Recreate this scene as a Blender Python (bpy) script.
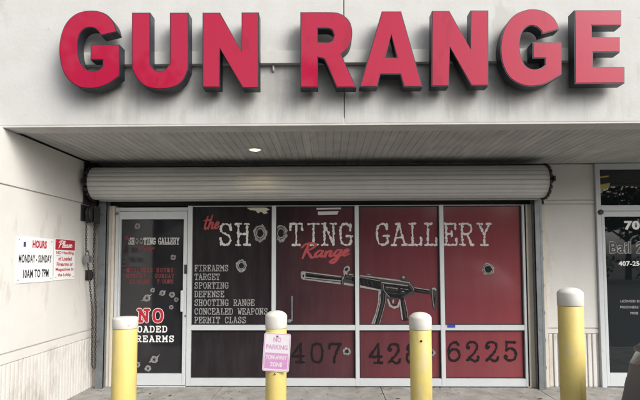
import bpy, bmesh, math, random
from mathutils import Vector, Matrix, Euler
from mathutils.geometry import delaunay_2d_cdt
random.seed(7)
R = math.radians
for o in list(bpy.data.objects):
    bpy.data.objects.remove(o, do_unlink=True)
scene = bpy.context.scene
COL = scene.collection

# ------------------------------------------------------------------ camera
CAM = Vector((0.0, -5.87, 1.49))
PITCH, YAW, ROLL = R(3.2), R(0.95), R(-0.12)
FPX, CX, CY = 481.0, 320.0, 235.1          # focal length and principal point, in 640 px of photograph width
cam_data = bpy.data.cameras.new("camera")
cam = bpy.data.objects.new("camera", cam_data)
COL.objects.link(cam)
CROT = Matrix.Rotation(YAW, 3, 'Z') @ Matrix.Rotation(R(90) + PITCH, 3, 'X') @ Matrix.Rotation(ROLL, 3, 'Z')
cam.location = CAM
cam.rotation_euler = CROT.to_euler()
cam_data.sensor_width = 36.0
cam_data.lens = 36.0 * FPX / 640.0
cam_data.shift_x = (320.0 - CX) / 640.0
cam_data.shift_y = (CY - 200.0) / 640.0
cam_data.clip_start, cam_data.clip_end = 0.05, 1500.0
scene.camera = cam

# ------------------------------------------------------------------ sky, sun, exposure
SUN_EL, SUN_AZ = 36.0, 132.0                # sun behind the camera's right shoulder, veiled by cloud
world = bpy.data.worlds.new("World")
scene.world = world
world.use_nodes = True
wn, wl = world.node_tree.nodes, world.node_tree.links
wn.clear()
sky = wn.new('ShaderNodeTexSky')
sky.sky_type = 'NISHITA'
sky.sun_disc = False
sky.sun_elevation = R(SUN_EL)
sky.sun_rotation = R(SUN_AZ)
sky.dust_density = 6.0
sky.air_density = 1.0
sky.ozone_density = 1.0
hs = wn.new('ShaderNodeHueSaturation')
hs.inputs['Saturation'].default_value = 0.28   # cloud veil: nearly neutral sky
bg = wn.new('ShaderNodeBackground')
bg.inputs['Strength'].default_value = 0.15
wo = wn.new('ShaderNodeOutputWorld')
wl.new(sky.outputs[0], hs.inputs['Color'])
wl.new(hs.outputs[0], bg.inputs['Color'])
wl.new(bg.outputs[0], wo.inputs['Surface'])
sd = bpy.data.lights.new("sun", 'SUN')
sd.energy, sd.angle, sd.color = 0.6, R(34), (1.0, 0.985, 0.96)
sun = bpy.data.objects.new("sun", sd)
COL.objects.link(sun)
az = R(SUN_AZ)
sdir = Vector((math.sin(az) * math.cos(R(SUN_EL)), math.cos(az) * math.cos(R(SUN_EL)), math.sin(R(SUN_EL))))
sun.rotation_euler = sdir.to_track_quat('Z', 'Y').to_euler()
vs = scene.view_settings
vs.view_transform = 'Standard'
vs.look = 'None'
vs.exposure = 0.88
vs.gamma = 1.0
vs.use_curve_mapping = False

# ------------------------------------------------------------------ helpers
def at(px, py, y):
    """metres on the upright plane at depth y that a measurement in the photograph belongs to"""
    d = CROT @ Vector(((px - CX) / FPX, -(py - CY) / FPX, -1.0))
    t = (y - CAM.y) / d.y
    return CAM + d * t

def at_x(px, py, x):
    d = CROT @ Vector(((px - CX) / FPX, -(py - CY) / FPX, -1.0))
    return CAM + d * ((x - CAM.x) / d.x)

def link(o, parent=None):
    COL.objects.link(o)
    if parent is not None:
        o.parent = parent
        o.matrix_parent_inverse = Matrix.Translation(parent_world(parent)).inverted()
    return o

def parent_world(p):
    v = Vector(p.location)
    q = p
    return v

def tag(o, label=None, cat=None, group=None, kind=None):
    if label: o['label'] = label
    if cat: o['category'] = cat
    if group: o['group'] = group
    if kind: o['kind'] = kind
    return o

def empty(name, loc, label, cat, group=None):
    o = bpy.data.objects.new(name, None)
    o.empty_display_size = 0.1
    o.location = loc
    COL.objects.link(o)
    return tag(o, label, cat, group)

class MB:
    """collects shapes for ONE mesh"""
    def __init__(s):
        s.bm = bmesh.new()
        s.mi = 0
    def face(s, pts):
        f = s.bm.faces.new([s.bm.verts.new(p) for p in pts])
        f.material_index = s.mi
        return f
    def box(s, x0, x1, y0, y1, z0, z1, bev=0.0):
        t = bmesh.new()
        bmesh.ops.create_cube(t, size=1)
        for v in t.verts:
            v.co = Vector(((x0 + x1) / 2 + v.co.x * (x1 - x0), (y0 + y1) / 2 + v.co.y * (y1 - y0), (z0 + z1) / 2 + v.co.z * (z1 - z0)))
        if bev > 0:
            bmesh.ops.bevel(t, geom=t.edges[:], offset=bev, segments=2, affect='EDGES', profile=0.7)
        s.add(t)
        return s
    def add(s, t, m=None):
        mp = {}
        for v in t.verts:
            mp[v] = s.bm.verts.new(m @ v.co if m else v.co)
        for f in t.faces:
            try:
                g = s.bm.faces.new([mp[v] for v in f.verts])
                g.material_index = s.mi
                g.smooth = f.smooth
            except ValueError:
                pass
        t.free()
    def tube(s, pts, r, n=8, closed=False, smooth=True):
        pts = [Vector(p) for p in pts]
        rings = []
        N = len(pts)
        for i, p in enumerate(pts):
            a = pts[(i - 1) % N] if (closed or i > 0) else p
            b = pts[(i + 1) % N] if (closed or i < N - 1) else p
            d = (b - a).normalized()
            u = d.orthogonal().normalized()
            if rings:
                u = (pu - d * pu.dot(d)).normalized()
            pu = u
            w = d.cross(u)
            rr = r[i] if isinstance(r, (list, tuple)) else r
            rings.append([s.bm.verts.new(p + (u * math.cos(2 * math.pi * k / n) + w * math.sin(2 * math.pi * k / n)) * rr) for k in range(n)])
        M = N if closed else N - 1
        for i in range(M):
            A, B = rings[i], rings[(i + 1) % N]
            for k in range(n):
                f = s.bm.faces.new((A[k], A[(k + 1) % n], B[(k + 1) % n], B[k]))
                f.smooth = smooth
                f.material_index = s.mi
        if not closed:
            for ring, rev in ((rings[0], True), (rings[-1], False)):
                f = s.bm.faces.new(list(reversed(ring)) if rev else ring)
                f.material_index = s.mi
        return s
    def lathe(s, prof, c, n=32, axis='Z'):
        rings = []
        for r, h in prof:
            ring = []
            for k in range(n):
                a = 2 * math.pi * k / n
                if axis == 'Z': p = Vector((c[0] + r * math.cos(a), c[1] + r * math.sin(a), c[2] + h))
                elif axis == 'X': p = Vector((c[0] + h, c[1] + r * math.cos(a), c[2] + r * math.sin(a)))
                else: p = Vector((c[0] + r * math.sin(a), c[1] + h, c[2] + r * math.cos(a)))
                ring.append(s.bm.verts.new(p))
            rings.append(ring)
        for A, B in zip(rings[:-1], rings[1:]):
            for k in range(n):
                f = s.bm.faces.new((A[k], A[(k + 1) % n], B[(k + 1) % n], B[k]))
                f.smooth = True
                f.material_index = s.mi
        for ring, rev in ((rings[0], True), (rings[-1], False)):
            f = s.bm.faces.new(list(reversed(ring)) if rev else ring)
            f.material_index = s.mi
        return s
    def flat(s, shape, O, U, V, N, off=0.0, thick=0.0):
        """a 2-D shape (verts, faces) laid on a plane"""
        vs2, fs = shape
        O, U, V, N = Vector(O), Vector(U), Vector(V), Vector(N)
        vv = [s.bm.verts.new(O + U * p[0] + V * p[1] + N * off) for p in vs2]
        for f in fs:
            try:
                g = s.bm.faces.new([vv[i] for i in f])
                g.material_index = s.mi
            except ValueError:
                pass
        return s
    def build(s, name, mats, parent=None, autosmooth=False):
        s.bm.normal_update()
        if not isinstance(mats, (list, tuple)): mats = [mats]
        me = bpy.data.meshes.new(name)
        s.bm.to_mesh(me)
        s.bm.free()
        for m in mats: me.materials.append(m)
        o = bpy.data.objects.new(name, me)
        link(o, parent)
        return o

def fix_normals(mb):
    bmesh.ops.recalc_face_normals(mb.bm, faces=mb.bm.faces[:])
    return mb

# ------------------------------------------------------------------ materials
def mat(name, col, rough=0.6, spec=0.4, metal=0.0, noise=0.0, nscale=6.0, ncol=None, bump=0.0, bscale=60.0, coat=0.0, emit=None, fine=0.0):
    m = bpy.data.materials.new(name)
    m.use_nodes = True
    nt = m.node_tree
    b = nt.nodes['Principled BSDF']
    b.inputs['Roughness'].default_value = rough
    b.inputs['Specular IOR Level'].default_value = spec
    b.inputs['Metallic'].default_value = metal
    b.inputs['Coat Weight'].default_value = coat
    b.inputs['Base Color'].default_value = (*col, 1)
    geo = nt.nodes.new('ShaderNodeNewGeometry')
    out = None
    if noise > 0:
        t = nt.nodes.new('ShaderNodeTexNoise')
        t.inputs['Scale'].default_value = nscale
        t.inputs['Detail'].default_value = 8
        t.inputs['Roughness'].default_value = 0.65
        nt.links.new(geo.outputs['Position'], t.inputs['Vector'])
        r = nt.nodes.new('ShaderNodeValToRGB')
        r.color_ramp.elements[0].position = 0.35
        r.color_ramp.elements[1].position = 0.68
        c2 = ncol if ncol else tuple(c * 0.6 for c in col)
        mx = nt.nodes.new('ShaderNodeMix')
        mx.data_type = 'RGBA'
        mx.inputs['A'].default_value = (*col, 1)
        mx.inputs['B'].default_value = (*c2, 1)
        ml = nt.nodes.new('ShaderNodeMath'); ml.operation = 'MULTIPLY'
        ml.inputs[1].default_value = noise
        nt.links.new(t.outputs['Fac'], r.inputs['Fac'])
        nt.links.new(r.outputs['Color'], ml.inputs[0])
        nt.links.new(ml.outputs[0], mx.inputs['Factor'])
        nt.links.new(mx.outputs['Result'], b.inputs['Base Color'])
        out = mx.outputs['Result']
    if bump > 0:
        t2 = nt.nodes.new('ShaderNodeTexNoise')
        t2.inputs['Scale'].default_value = bscale
        t2.inputs['Detail'].default_value = 6
        nt.links.new(geo.outputs['Position'], t2.inputs['Vector'])
        bp = nt.nodes.new('ShaderNodeBump')
        bp.inputs['Strength'].default_value = bump
        bp.inputs['Distance'].default_value = 0.01
        nt.links.new(t2.outputs['Fac'], bp.inputs['Height'])
        nt.links.new(bp.outputs[0], b.inputs['Normal'])
    if emit:
        b.inputs['Emission Color'].default_value = (*emit[0], 1)
        b.inputs['Emission Strength'].default_value = emit[1]
    m['_out'] = 1
    return m

def add_grime_shade(m, col, zlo, zhi, scale=(3, 3, 0.5), amount=0.6, lo=0.45, hi=0.75, soft=0.25, xr=None):
    """blotchy runs of dirt, with painted shade on the fascia, in a band of height zlo..zhi"""
    nt = m.node_tree
    b = nt.nodes['Principled BSDF']
    src = b.inputs['Base Color'].links[0].from_socket if b.inputs['Base Color'].links else None
    geo = nt.nodes.new('ShaderNodeNewGeometry')
    mp = nt.nodes.new('ShaderNodeMapping')
    mp.inputs['Scale'].default_value = scale
    nt.links.new(geo.outputs['Position'], mp.inputs['Vector'])
    t = nt.nodes.new('ShaderNodeTexNoise')
    t.inputs['Scale'].default_value = 1.0
    t.inputs['Detail'].default_value = 9
    t.inputs['Roughness'].default_value = 0.7
    nt.links.new(mp.outputs[0], t.inputs['Vector'])
    r = nt.nodes.new('ShaderNodeMapRange')
    r.inputs['From Min'].default_value, r.inputs['From Max'].default_value = lo, hi
    nt.links.new(t.outputs['Fac'], r.inputs['Value'])
    sp = nt.nodes.new('ShaderNodeSeparateXYZ')
    nt.links.new(geo.outputs['Position'], sp.inputs[0])
    def mr(a, b_):
        q = nt.nodes.new('ShaderNodeMapRange')
        q.inputs['From Min'].default_value, q.inputs['From Max'].default_value = a, b_
        nt.links.new(sp.outputs['Z'], q.inputs['Value'])
        return q.outputs[0]
    def mul(a, c):
        q = nt.nodes.new('ShaderNodeMath'); q.operation = 'MULTIPLY'
        for i, v in enumerate((a, c)):
            if isinstance(v, float): q.inputs[i].default_value = v
            else: nt.links.new(v, q.inputs[i])
        return q.outputs[0]
    def mx_(a, b_):
        q = nt.nodes.new('ShaderNodeMapRange')
        q.inputs['From Min'].default_value, q.inputs['From Max'].default_value = a, b_
        nt.links.new(sp.outputs['X'], q.inputs['Value'])
        return q.outputs[0]
    if xr:
        amount_ = mul(mul(mx_(xr[0] - .25, xr[0] + .35), mx_(xr[1] + .3, xr[1] - .3)), float(amount))
    else:
        amount_ = float(amount)
    f = mul(mul(mr(zlo - soft, zlo + soft), mr(zhi + 0.02, zhi - 0.02)), mul(r.outputs[0], amount_))
    mx = nt.nodes.new('ShaderNodeMix'); mx.data_type = 'RGBA'
    if src: nt.links.new(src, mx.inputs['A'])
    else: mx.inputs['A'].default_value = b.inputs['Base Color'].default_value
    mx.inputs['B'].default_value = (*col, 1)
    nt.links.new(f, mx.inputs['Factor'])
    nt.links.new(mx.outputs['Result'], b.inputs['Base Color'])
    return m

def add_specks(m, col, scale, thr, amount, stretch=(1, 1, 1)):
    """small chips, spots and scuffs"""
    nt = m.node_tree
    b = nt.nodes['Principled BSDF']
    src = b.inputs['Base Color'].links[0].from_socket
    geo = nt.nodes.new('ShaderNodeNewGeometry')
    mp = nt.nodes.new('ShaderNodeMapping')
    mp.inputs['Scale'].default_value = stretch
    nt.links.new(geo.outputs['Position'], mp.inputs['Vector'])
    t = nt.nodes.new('ShaderNodeTexNoise')
    t.inputs['Scale'].default_value = scale
    t.inputs['Detail'].default_value = 5
    t.inputs['Roughness'].default_value = 0.6
    nt.links.new(mp.outputs[0], t.inputs['Vector'])
    r = nt.nodes.new('ShaderNodeMapRange')
    r.inputs['From Min'].default_value, r.inputs['From Max'].default_value = thr, thr + .05
    r.inputs['To Max'].default_value = amount
    nt.links.new(t.outputs['Fac'], r.inputs['Value'])
    mx = nt.nodes.new('ShaderNodeMix'); mx.data_type = 'RGBA'
    nt.links.new(src, mx.inputs['A'])
    mx.inputs['B'].default_value = (*col, 1)
    nt.links.new(r.outputs[0], mx.inputs['Factor'])
    nt.links.new(mx.outputs['Result'], b.inputs['Base Color'])

def printed_film(name):
    """window film printed with a black-to-red blend across the shopfront"""
    m = bpy.data.materials.new(name)
    m.use_nodes = True
    nt = m.node_tree
    b = nt.nodes['Principled BSDF']
    b.inputs['Roughness'].default_value = 0.10
    b.inputs['Specular IOR Level'].default_value = 0.22
    geo = nt.nodes.new('ShaderNodeNewGeometry')
    sp = nt.nodes.new('ShaderNodeSeparateXYZ')
    nt.links.new(geo.outputs['Position'], sp.inputs[0])
    mr = nt.nodes.new('ShaderNodeMapRange')
    mr.inputs['From Min'].default_value, mr.inputs['From Max'].default_value = -1.75, 2.45
    nt.links.new(sp.outputs['X'], mr.inputs['Value'])
    n = nt.nodes.new('ShaderNodeTexNoise')
    n.inputs['Scale'].default_value = 1.3
    n.inputs['Detail'].default_value = 7
    n.inputs['Roughness'].default_value = 0.6
    nt.links.new(geo.outputs['Position'], n.inputs['Vector'])
    ma = nt.nodes.new('ShaderNodeMath'); ma.operation = 'MULTIPLY_ADD'
    ma.inputs[1].default_value = 0.22
    ma.inputs[2].default_value = -0.11
    nt.links.new(n.outputs['Fac'], ma.inputs[0])
    ad = nt.nodes.new('ShaderNodeMath'); ad.operation = 'ADD'
    nt.links.new(mr.outputs[0], ad.inputs[0]); nt.links.new(ma.outputs[0], ad.inputs[1])
    cr = nt.nodes.new('ShaderNodeValToRGB')
    e = cr.color_ramp.elements
    e[0].position, e[0].color = 0.02, (0.016, 0.015, 0.017, 1)
    e[1].position, e[1].color = 1.0, (0.23, 0.054, 0.063, 1)
    for p, c in ((0.25, (0.022, 0.016, 0.019)), (0.42, (0.066, 0.025, 0.031)), (0.65, (0.125, 0.034, 0.042)), (0.85, (0.175, 0.043, 0.051))):
        k = e.new(p); k.color = (*c, 1)
    nt.links.new(ad.outputs[0], cr.inputs['Fac'])
    # dust and water marks on the glass
    mp = nt.nodes.new('ShaderNodeMapping'); mp.inputs['Scale'].default_value = (9, 9, 1.6)
    nt.links.new(geo.outputs['Position'], mp.inputs['Vector'])
    n2 = nt.nodes.new('ShaderNodeTexNoise'); n2.inputs['Scale'].default_value = 1.0; n2.inputs['Detail'].default_value = 10; n2.inputs['Roughness'].default_value = 0.7
    nt.links.new(mp.outputs[0], n2.inputs['Vector'])
    r2 = nt.nodes.new('ShaderNodeMapRange'); r2.inputs['From Min'].default_value, r2.inputs['From Max'].default_value = 0.42, 0.85
    r2.inputs['To Max'].default_value = 0.065
    nt.links.new(n2.outputs['Fac'], r2.inputs['Value'])
    mx = nt.nodes.new('ShaderNodeMix'); mx.data_type = 'RGBA'
    nt.links.new(cr.outputs['Color'], mx.inputs['A'])
    mx.inputs['B'].default_value = (0.30, 0.24, 0.24, 1)
    nt.links.new(r2.outputs[0], mx.inputs['Factor'])
    nt.links.new(mx.outputs['Result'], b.inputs['Base Color'])
    return m

M = {}
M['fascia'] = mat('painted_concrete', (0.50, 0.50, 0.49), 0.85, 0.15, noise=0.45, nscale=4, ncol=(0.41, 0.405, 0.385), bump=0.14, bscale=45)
add_grime_shade(M['fascia'], (0.22, 0.22, 0.21), 2.90, 3.245, scale=(2.2, 2.2, 3.0), amount=0.85, lo=0.26, hi=0.66, soft=0.14, xr=(-2.0, 2.35))  # real stains mixed with painted shade below the raceway and letters
add_grime_shade(M['fascia'], (0.25, 0.245, 0.225), 2.70, 3.20, scale=(7, 7, 0.6), amount=0.8, lo=0.46, hi=0.78, soft=0.05, xr=(-2.2, 2.7))
M['lip'] = mat('soffit_edge_paint', (0.56, 0.545, 0.52), 0.8, 0.2, noise=0.35, nscale=5, bump=0.15)
M['soffit'] = mat('soffit_paint', (0.49, 0.485, 0.47), 0.75, 0.25, noise=0.7, nscale=2.6, ncol=(0.33, 0.325, 0.315))
M['wall'] = mat('beige_paint', (0.62, 0.605, 0.575), 0.8, 0.2, noise=0.45, nscale=2.2, ncol=(0.51, 0.50, 0.475), bump=0.25, bscale=55)
add_grime_shade(M['wall'], (0.27, 0.20, 0.13), -0.3, 0.62, scale=(5, 5, 2.0), amount=0.7, lo=0.52, hi=0.78, soft=0.2)
M['jamb'] = mat('jamb_paint', (0.60, 0.55, 0.47), 0.7, 0.3, noise=0.4, nscale=8, ncol=(0.45, 0.40, 0.33))
M['alu'] = mat('white_aluminium', (0.52, 0.545, 0.56), 0.38, 0.5, noise=0.3, nscale=7, ncol=(0.41, 0.43, 0.44))
M['film'] = printed_film('printed_film')
M['doorglass'] = mat('dark_door_glass', (0.014, 0.014, 0.017), 0.06, 0.5, noise=0.25, nscale=4, ncol=(0.035, 0.035, 0.037))
M['glass'] = mat('tinted_glass', (0.008, 0.012, 0.014), 0.015, 0.6)
M['gasket'] = mat('black_rubber', (0.012, 0.012, 0.013), 0.6)
M['dark'] = mat('dark_steel', (0.020, 0.021, 0.024), 0.5, 0.4, noise=0.5, nscale=12, ncol=(0.045, 0.035, 0.028))
M['rail'] = mat('galvanised_steel', (0.20, 0.22, 0.235), 0.45, 0.5, metal=0.35, noise=0.6, nscale=9, ncol=(0.10, 0.105, 0.11))
M['slat'] = mat('shutter_slat_paint', (0.56, 0.565, 0.55), 0.42, 0.5, noise=0.35, nscale=6, ncol=(0.44, 0.44, 0.41))
M['steel'] = mat('bright_steel', (0.30, 0.30, 0.31), 0.3, 0.5, metal=0.9)
M['redface'] = mat('red_acrylic', (0.34, 0.010, 0.040), 0.05, 0.28, noise=0.35, nscale=2.4, ncol=(0.30, 0.018, 0.05))
M['return'] = mat('navy_return_paint', (0.015, 0.017, 0.025), 0.45, 0.4, noise=0.5, nscale=9, ncol=(0.035, 0.037, 0.046))
M['raceway'] = mat('raceway_paint', (0.47, 0.465, 0.445), 0.6, 0.3, noise=0.45, nscale=7, ncol=(0.36, 0.355, 0.33))
M['yellow'] = mat('yellow_plastic', (0.58, 0.465, 0.145), 0.5, 0.4, noise=0.7, nscale=7, ncol=(0.48, 0.38, 0.14), bump=0.12, bscale=30)
M['cap'] = mat('white_cap_paint', (0.58, 0.565, 0.52), 0.55, 0.35, noise=0.6, nscale=14, ncol=(0.44, 0.43, 0.39))
M['hole'] = mat('hole_black', (0.008, 0.008, 0.008), 0.9)
M['white_ink'] = mat('white_vinyl', (0.62, 0.63, 0.61), 0.5, 0.3, noise=0.55, nscale=28, ncol=(0.34, 0.34, 0.34))
M['grey_ink'] = mat('grey_vinyl', (0.36, 0.365, 0.36), 0.5, 0.3, noise=0.8, nscale=30, ncol=(0.13, 0.13, 0.13))
M['bright_ink'] = mat('bright_white_vinyl', (0.75, 0.75, 0.74), 0.5, 0.3)
M['red_ink'] = mat('red_vinyl', (0.40, 0.066, 0.074), 0.5, 0.3, noise=0.3, nscale=20)
M['dim_red_ink'] = mat('faded_red_vinyl', (0.17, 0.034, 0.038), 0.5, 0.3, noise=0.6, nscale=40)
M['black_ink'] = mat('black_vinyl', (0.007, 0.006, 0.007), 0.5, 0.2, noise=0.5, nscale=25, ncol=(0.022, 0.012, 0.014))
M['crack'] = mat('cracked_grey_print', (0.33, 0.33, 0.32), 0.6, 0.3, noise=0.9, nscale=35, ncol=(0.10, 0.095, 0.095))
M['gun_dark'] = mat('print_dark_grey', (0.007, 0.007, 0.008), 0.6, 0.12, noise=0.5, nscale=18, ncol=(0.03, 0.03, 0.032))
M['gun_mid'] = mat('print_mid_grey', (0.048, 0.046, 0.048), 0.6, 0.15, noise=0.6, nscale=18, ncol=(0.035, 0.033, 0.034))
M['gun_light'] = mat('print_light_grey', (0.32, 0.31, 0.31), 0.5, 0.3, noise=0.6, nscale=14, ncol=(0.13, 0.12, 0.12))
M['sign_white'] = mat('sign_white', (0.78, 0.79, 0.79), 0.35, 0.4, noise=0.2, nscale=6, ncol=(0.68, 0.69, 0.68))
M['sign_red'] = mat('sign_red', (0.42, 0.018, 0.04), 0.4, 0.4)
M['sign_black'] = mat('sign_black', (0.02, 0.02, 0.025), 0.4, 0.4)
M['navy'] = mat('sign_navy', (0.05, 0.06, 0.12), 0.4)
M['magenta'] = mat('faded_magenta', (0.46, 0.20, 0.40), 0.5, 0.3, noise=0.6, nscale=25, ncol=(0.52, 0.34, 0.47))
M['sign_pale'] = mat('faded_sign_white', (0.58, 0.57, 0.585), 0.45, 0.3, noise=0.4, nscale=15, ncol=(0.54, 0.48, 0.53))
M['walk'] = mat('sidewalk_concrete', (0.37, 0.36, 0.335), 0.85, 0.2, noise=0.85, nscale=5, ncol=(0.20, 0.195, 0.175), bump=0.3, bscale=80)
M['kerb'] = mat('kerb_concrete', (0.42, 0.40, 0.36), 0.85, 0.2, noise=0.6, nscale=6, bump=0.3)
M['asphalt'] = mat('asphalt', (0.055, 0.055, 0.056), 0.85, 0.3, noise=0.6, nscale=5, ncol=(0.085, 0.083, 0.08), bump=0.5, bscale=120)
M['ground'] = mat('far_ground', (0.10, 0.11, 0.07), 0.9, 0.2, noise=0.6, nscale=0.3)
M['leaf'] = mat('tree_leaf', (0.045, 0.075, 0.025), 0.6, 0.3, noise=0.6, nscale=0.8, ncol=(0.085, 0.11, 0.04))
M['bark'] = mat('bark', (0.09, 0.07, 0.05), 0.9, 0.2, noise=0.5, nscale=5)
M['litter'] = mat('dry_leaf', (0.075, 0.05, 0.03), 0.8, 0.2, noise=0.6, nscale=20, ncol=(0.03, 0.025, 0.02))
M['carpaint'] = mat('car_paint_grey', (0.088, 0.099, 0.116), 0.5, 0.25)
M['carglass'] = mat('car_glass', (0.01, 0.012, 0.013), 0.03, 0.6)
M['tyre'] = mat('tyre_rubber', (0.018, 0.018, 0.018), 0.8, 0.2)
M['amber'] = mat('amber_lens', (0.70, 0.16, 0.03), 0.2, 0.5)
M['lens'] = mat('clear_lens', (0.16, 0.17, 0.18), 0.15, 0.5, metal=0.2)
M['redlens'] = mat('red_lens', (0.35, 0.01, 0.012), 0.15, 0.5)
M['lamp'] = mat('lamp_lens', (0.9, 0.85, 0.7), 0.4, emit=((1.0, 0.80, 0.42), 2.2))
M['blue'] = mat('blue_sticker', (0.03, 0.06, 0.36), 0.4)
M['yellowglass'] = mat('yellow_notice', (0.40, 0.33, 0.06), 0.5)

add_specks(M['yellow'], (0.20, 0.16, 0.08), 26, .69, .75)
add_specks(M['yellow'], (0.50, 0.44, 0.26), 9, .60, .5, (1, 1, .35))
add_specks(M['yellow'], (0.30, 0.25, 0.13), 12, .60, .35, (1, 1, .10))
add_specks(M['redface'], (0.22, 0.008, 0.026), 7, .60, .35, (1, 1, .35))
add_specks(M['redface'], (0.44, 0.05, 0.09), 11, .67, .4, (.5, 1, 1.4))
add_specks(M['cap'], (0.22, 0.20, 0.16), 24, .66, .6)
add_specks(M['walk'], (0.05, 0.045, 0.04), 16, .66, .8)
add_specks(M['walk'], (0.16, 0.14, 0.11), 4, .60, .6)
add_specks(M['wall'], (0.36, 0.32, 0.27), 14, .70, .5)
add_specks(M['wall'], (0.46, 0.43, 0.38), 3.2, .60, .5, (1, 1, .3))
add_specks(M['fascia'], (0.30, 0.295, 0.28), 12, .69, .5)
add_specks(M['fascia'], (0.36, 0.35, 0.33), 2.2, .58, .45, (1, 1, .5))
add_specks(M['soffit'], (0.62, 0.615, 0.60), 1.0, .56, .45, (9, .9, 1))
add_specks(M['soffit'], (0.28, 0.275, 0.26), 1.0, .60, .4, (13, 1.3, 1))
add_specks(M['slat'], (0.30, 0.28, 0.24), 11, .68, .5, (.25, 1, 1))
add_specks(M['alu'], (0.40, 0.40, 0.38), 13, .67, .5, (1, 1, .3))
add_specks(M['rail'], (0.12, 0.075, 0.045), 8, .62, .7)

# ------------------------------------------------------------------ 2-D shapes: outlines, typewriter strokes, text
def catmull(pts, n=6, closed=False):
    P = [Vector(p).to_2d() for p in pts]
    out = []
    N = len(P)
    rng = range(N if closed else N - 1)
    for i in rng:
        p1, p2 = P[i], P[(i + 1) % N]
        p0 = P[(i - 1) % N] if (closed or i > 0) else p1 * 2 - p2
        p3 = P[(i + 2) % N] if (closed or i < N - 2) else p2 * 2 - p1
        for k in range(n):
            t = k / n
            out.append(0.5 * ((2 * p1) + (p2 - p0) * t + (2 * p0 - 5 * p1 + 4 * p2 - p3) * t * t + (3 * p1 - p0 - 3 * p2 + p3) * t ** 3))
    if not closed: out.append(P[-1])
    return [(v.x, v.y) for v in out]

def round_outline(pts, sharp=38, n=5):
    """smooth a closed outline but keep its corners"""
    N = len(pts)
    P = [Vector(p) for p in pts]
    def corner(i):
        a, b = P[i] - P[i - 1], P[(i + 1) % N] - P[i]
        return a.length > 1e-9 and b.length > 1e-9 and math.degrees(a.angle(b)) > sharp
    cs = [i for i in range(N) if corner(i)]
    if not cs:
        return catmull(pts, n, True)
    out = []
    for a, b in zip(cs, cs[1:] + [cs[0] + N]):
        seg = [pts[i % N] for i in range(a, b + 1)]
        if len(seg) == 2: out.append(seg[0])
        else: out += catmull(seg, n)[:-1]
    return out

def union(polys):
    """merge overlapping convex polygons into one flat sheet"""
    vs, fs = [], []
    for p in polys:
        a = sum(p[i][0] * p[(i + 1) % len(p)][1] - p[(i + 1) % len(p)][0] * p[i][1] for i in range(len(p)))
        if abs(a) < 1e-9: continue
        if a < 0: p = p[::-1]
        fs.append(list(range(len(vs), len(vs) + len(p))))
        vs += [Vector(q) for q in p]
    r = delaunay_2d_cdt(vs, [], fs, 3, 1e-5, True)
    keep = [f for f, of in zip(r[2], r[5]) if len(of) > 0]
    return [(v.x, v.y) for v in r[0]], [list(f) for f in keep]

def filled(outline, holes=()):
    if sum(outline[i - 1][0] * outline[i][1] - outline[i][0] * outline[i - 1][1] for i in range(len(outline))) < 0:
        outline = outline[::-1]
    vs = [Vector(p) for p in outline]
    fs = [list(range(len(outline)))]
    r = delaunay_2d_cdt(vs, [], fs, 3, 1e-6, True)
    keep = [f for f, of in zip(r[2], r[5]) if len(of) > 0]
    return [(v.x, v.y) for v in r[0]], [list(f) for f in keep]

def ribbon(line, w, rough=0.0, step=0.06, rnd=random):
    pts = []
    for a, b in zip(line[:-1], line[1:]):
        a, b = Vector(a).to_2d(), Vector(b).to_2d()
        n = max(1, int((b - a).length / step))
        for k in range(n): pts.append(a + (b - a) * (k / n))
    pts.append(Vector(line[-1]).to_2d())
    ws = [w * (1 + rough * (rnd.random() - 0.5) * 2) for _ in pts]
    if rough:
        pts = [p + Vector((rnd.random() - .5, rnd.random() - .5)) * w * rough * 0.7 for p in pts]
    out = []
    for i, p in enumerate(pts):
        r = ws[i] / 2
        out.append([(p.x + r * math.cos(a), p.y + r * math.sin(a)) for a in [2 * math.pi * (k + .5) / 8 for k in range(8)]])
        if i < len(pts) - 1:
            q = pts[i + 1]
            d = q - p
            if d.length < 1e-6: continue
            nrm = Vector((-d.y, d.x)).normalized()
            a, b = nrm * r, nrm * ws[i + 1] / 2
            out.append([tuple(p - a), tuple(q - b), tuple(q + b), tuple(p + a)])
    return out

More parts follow.
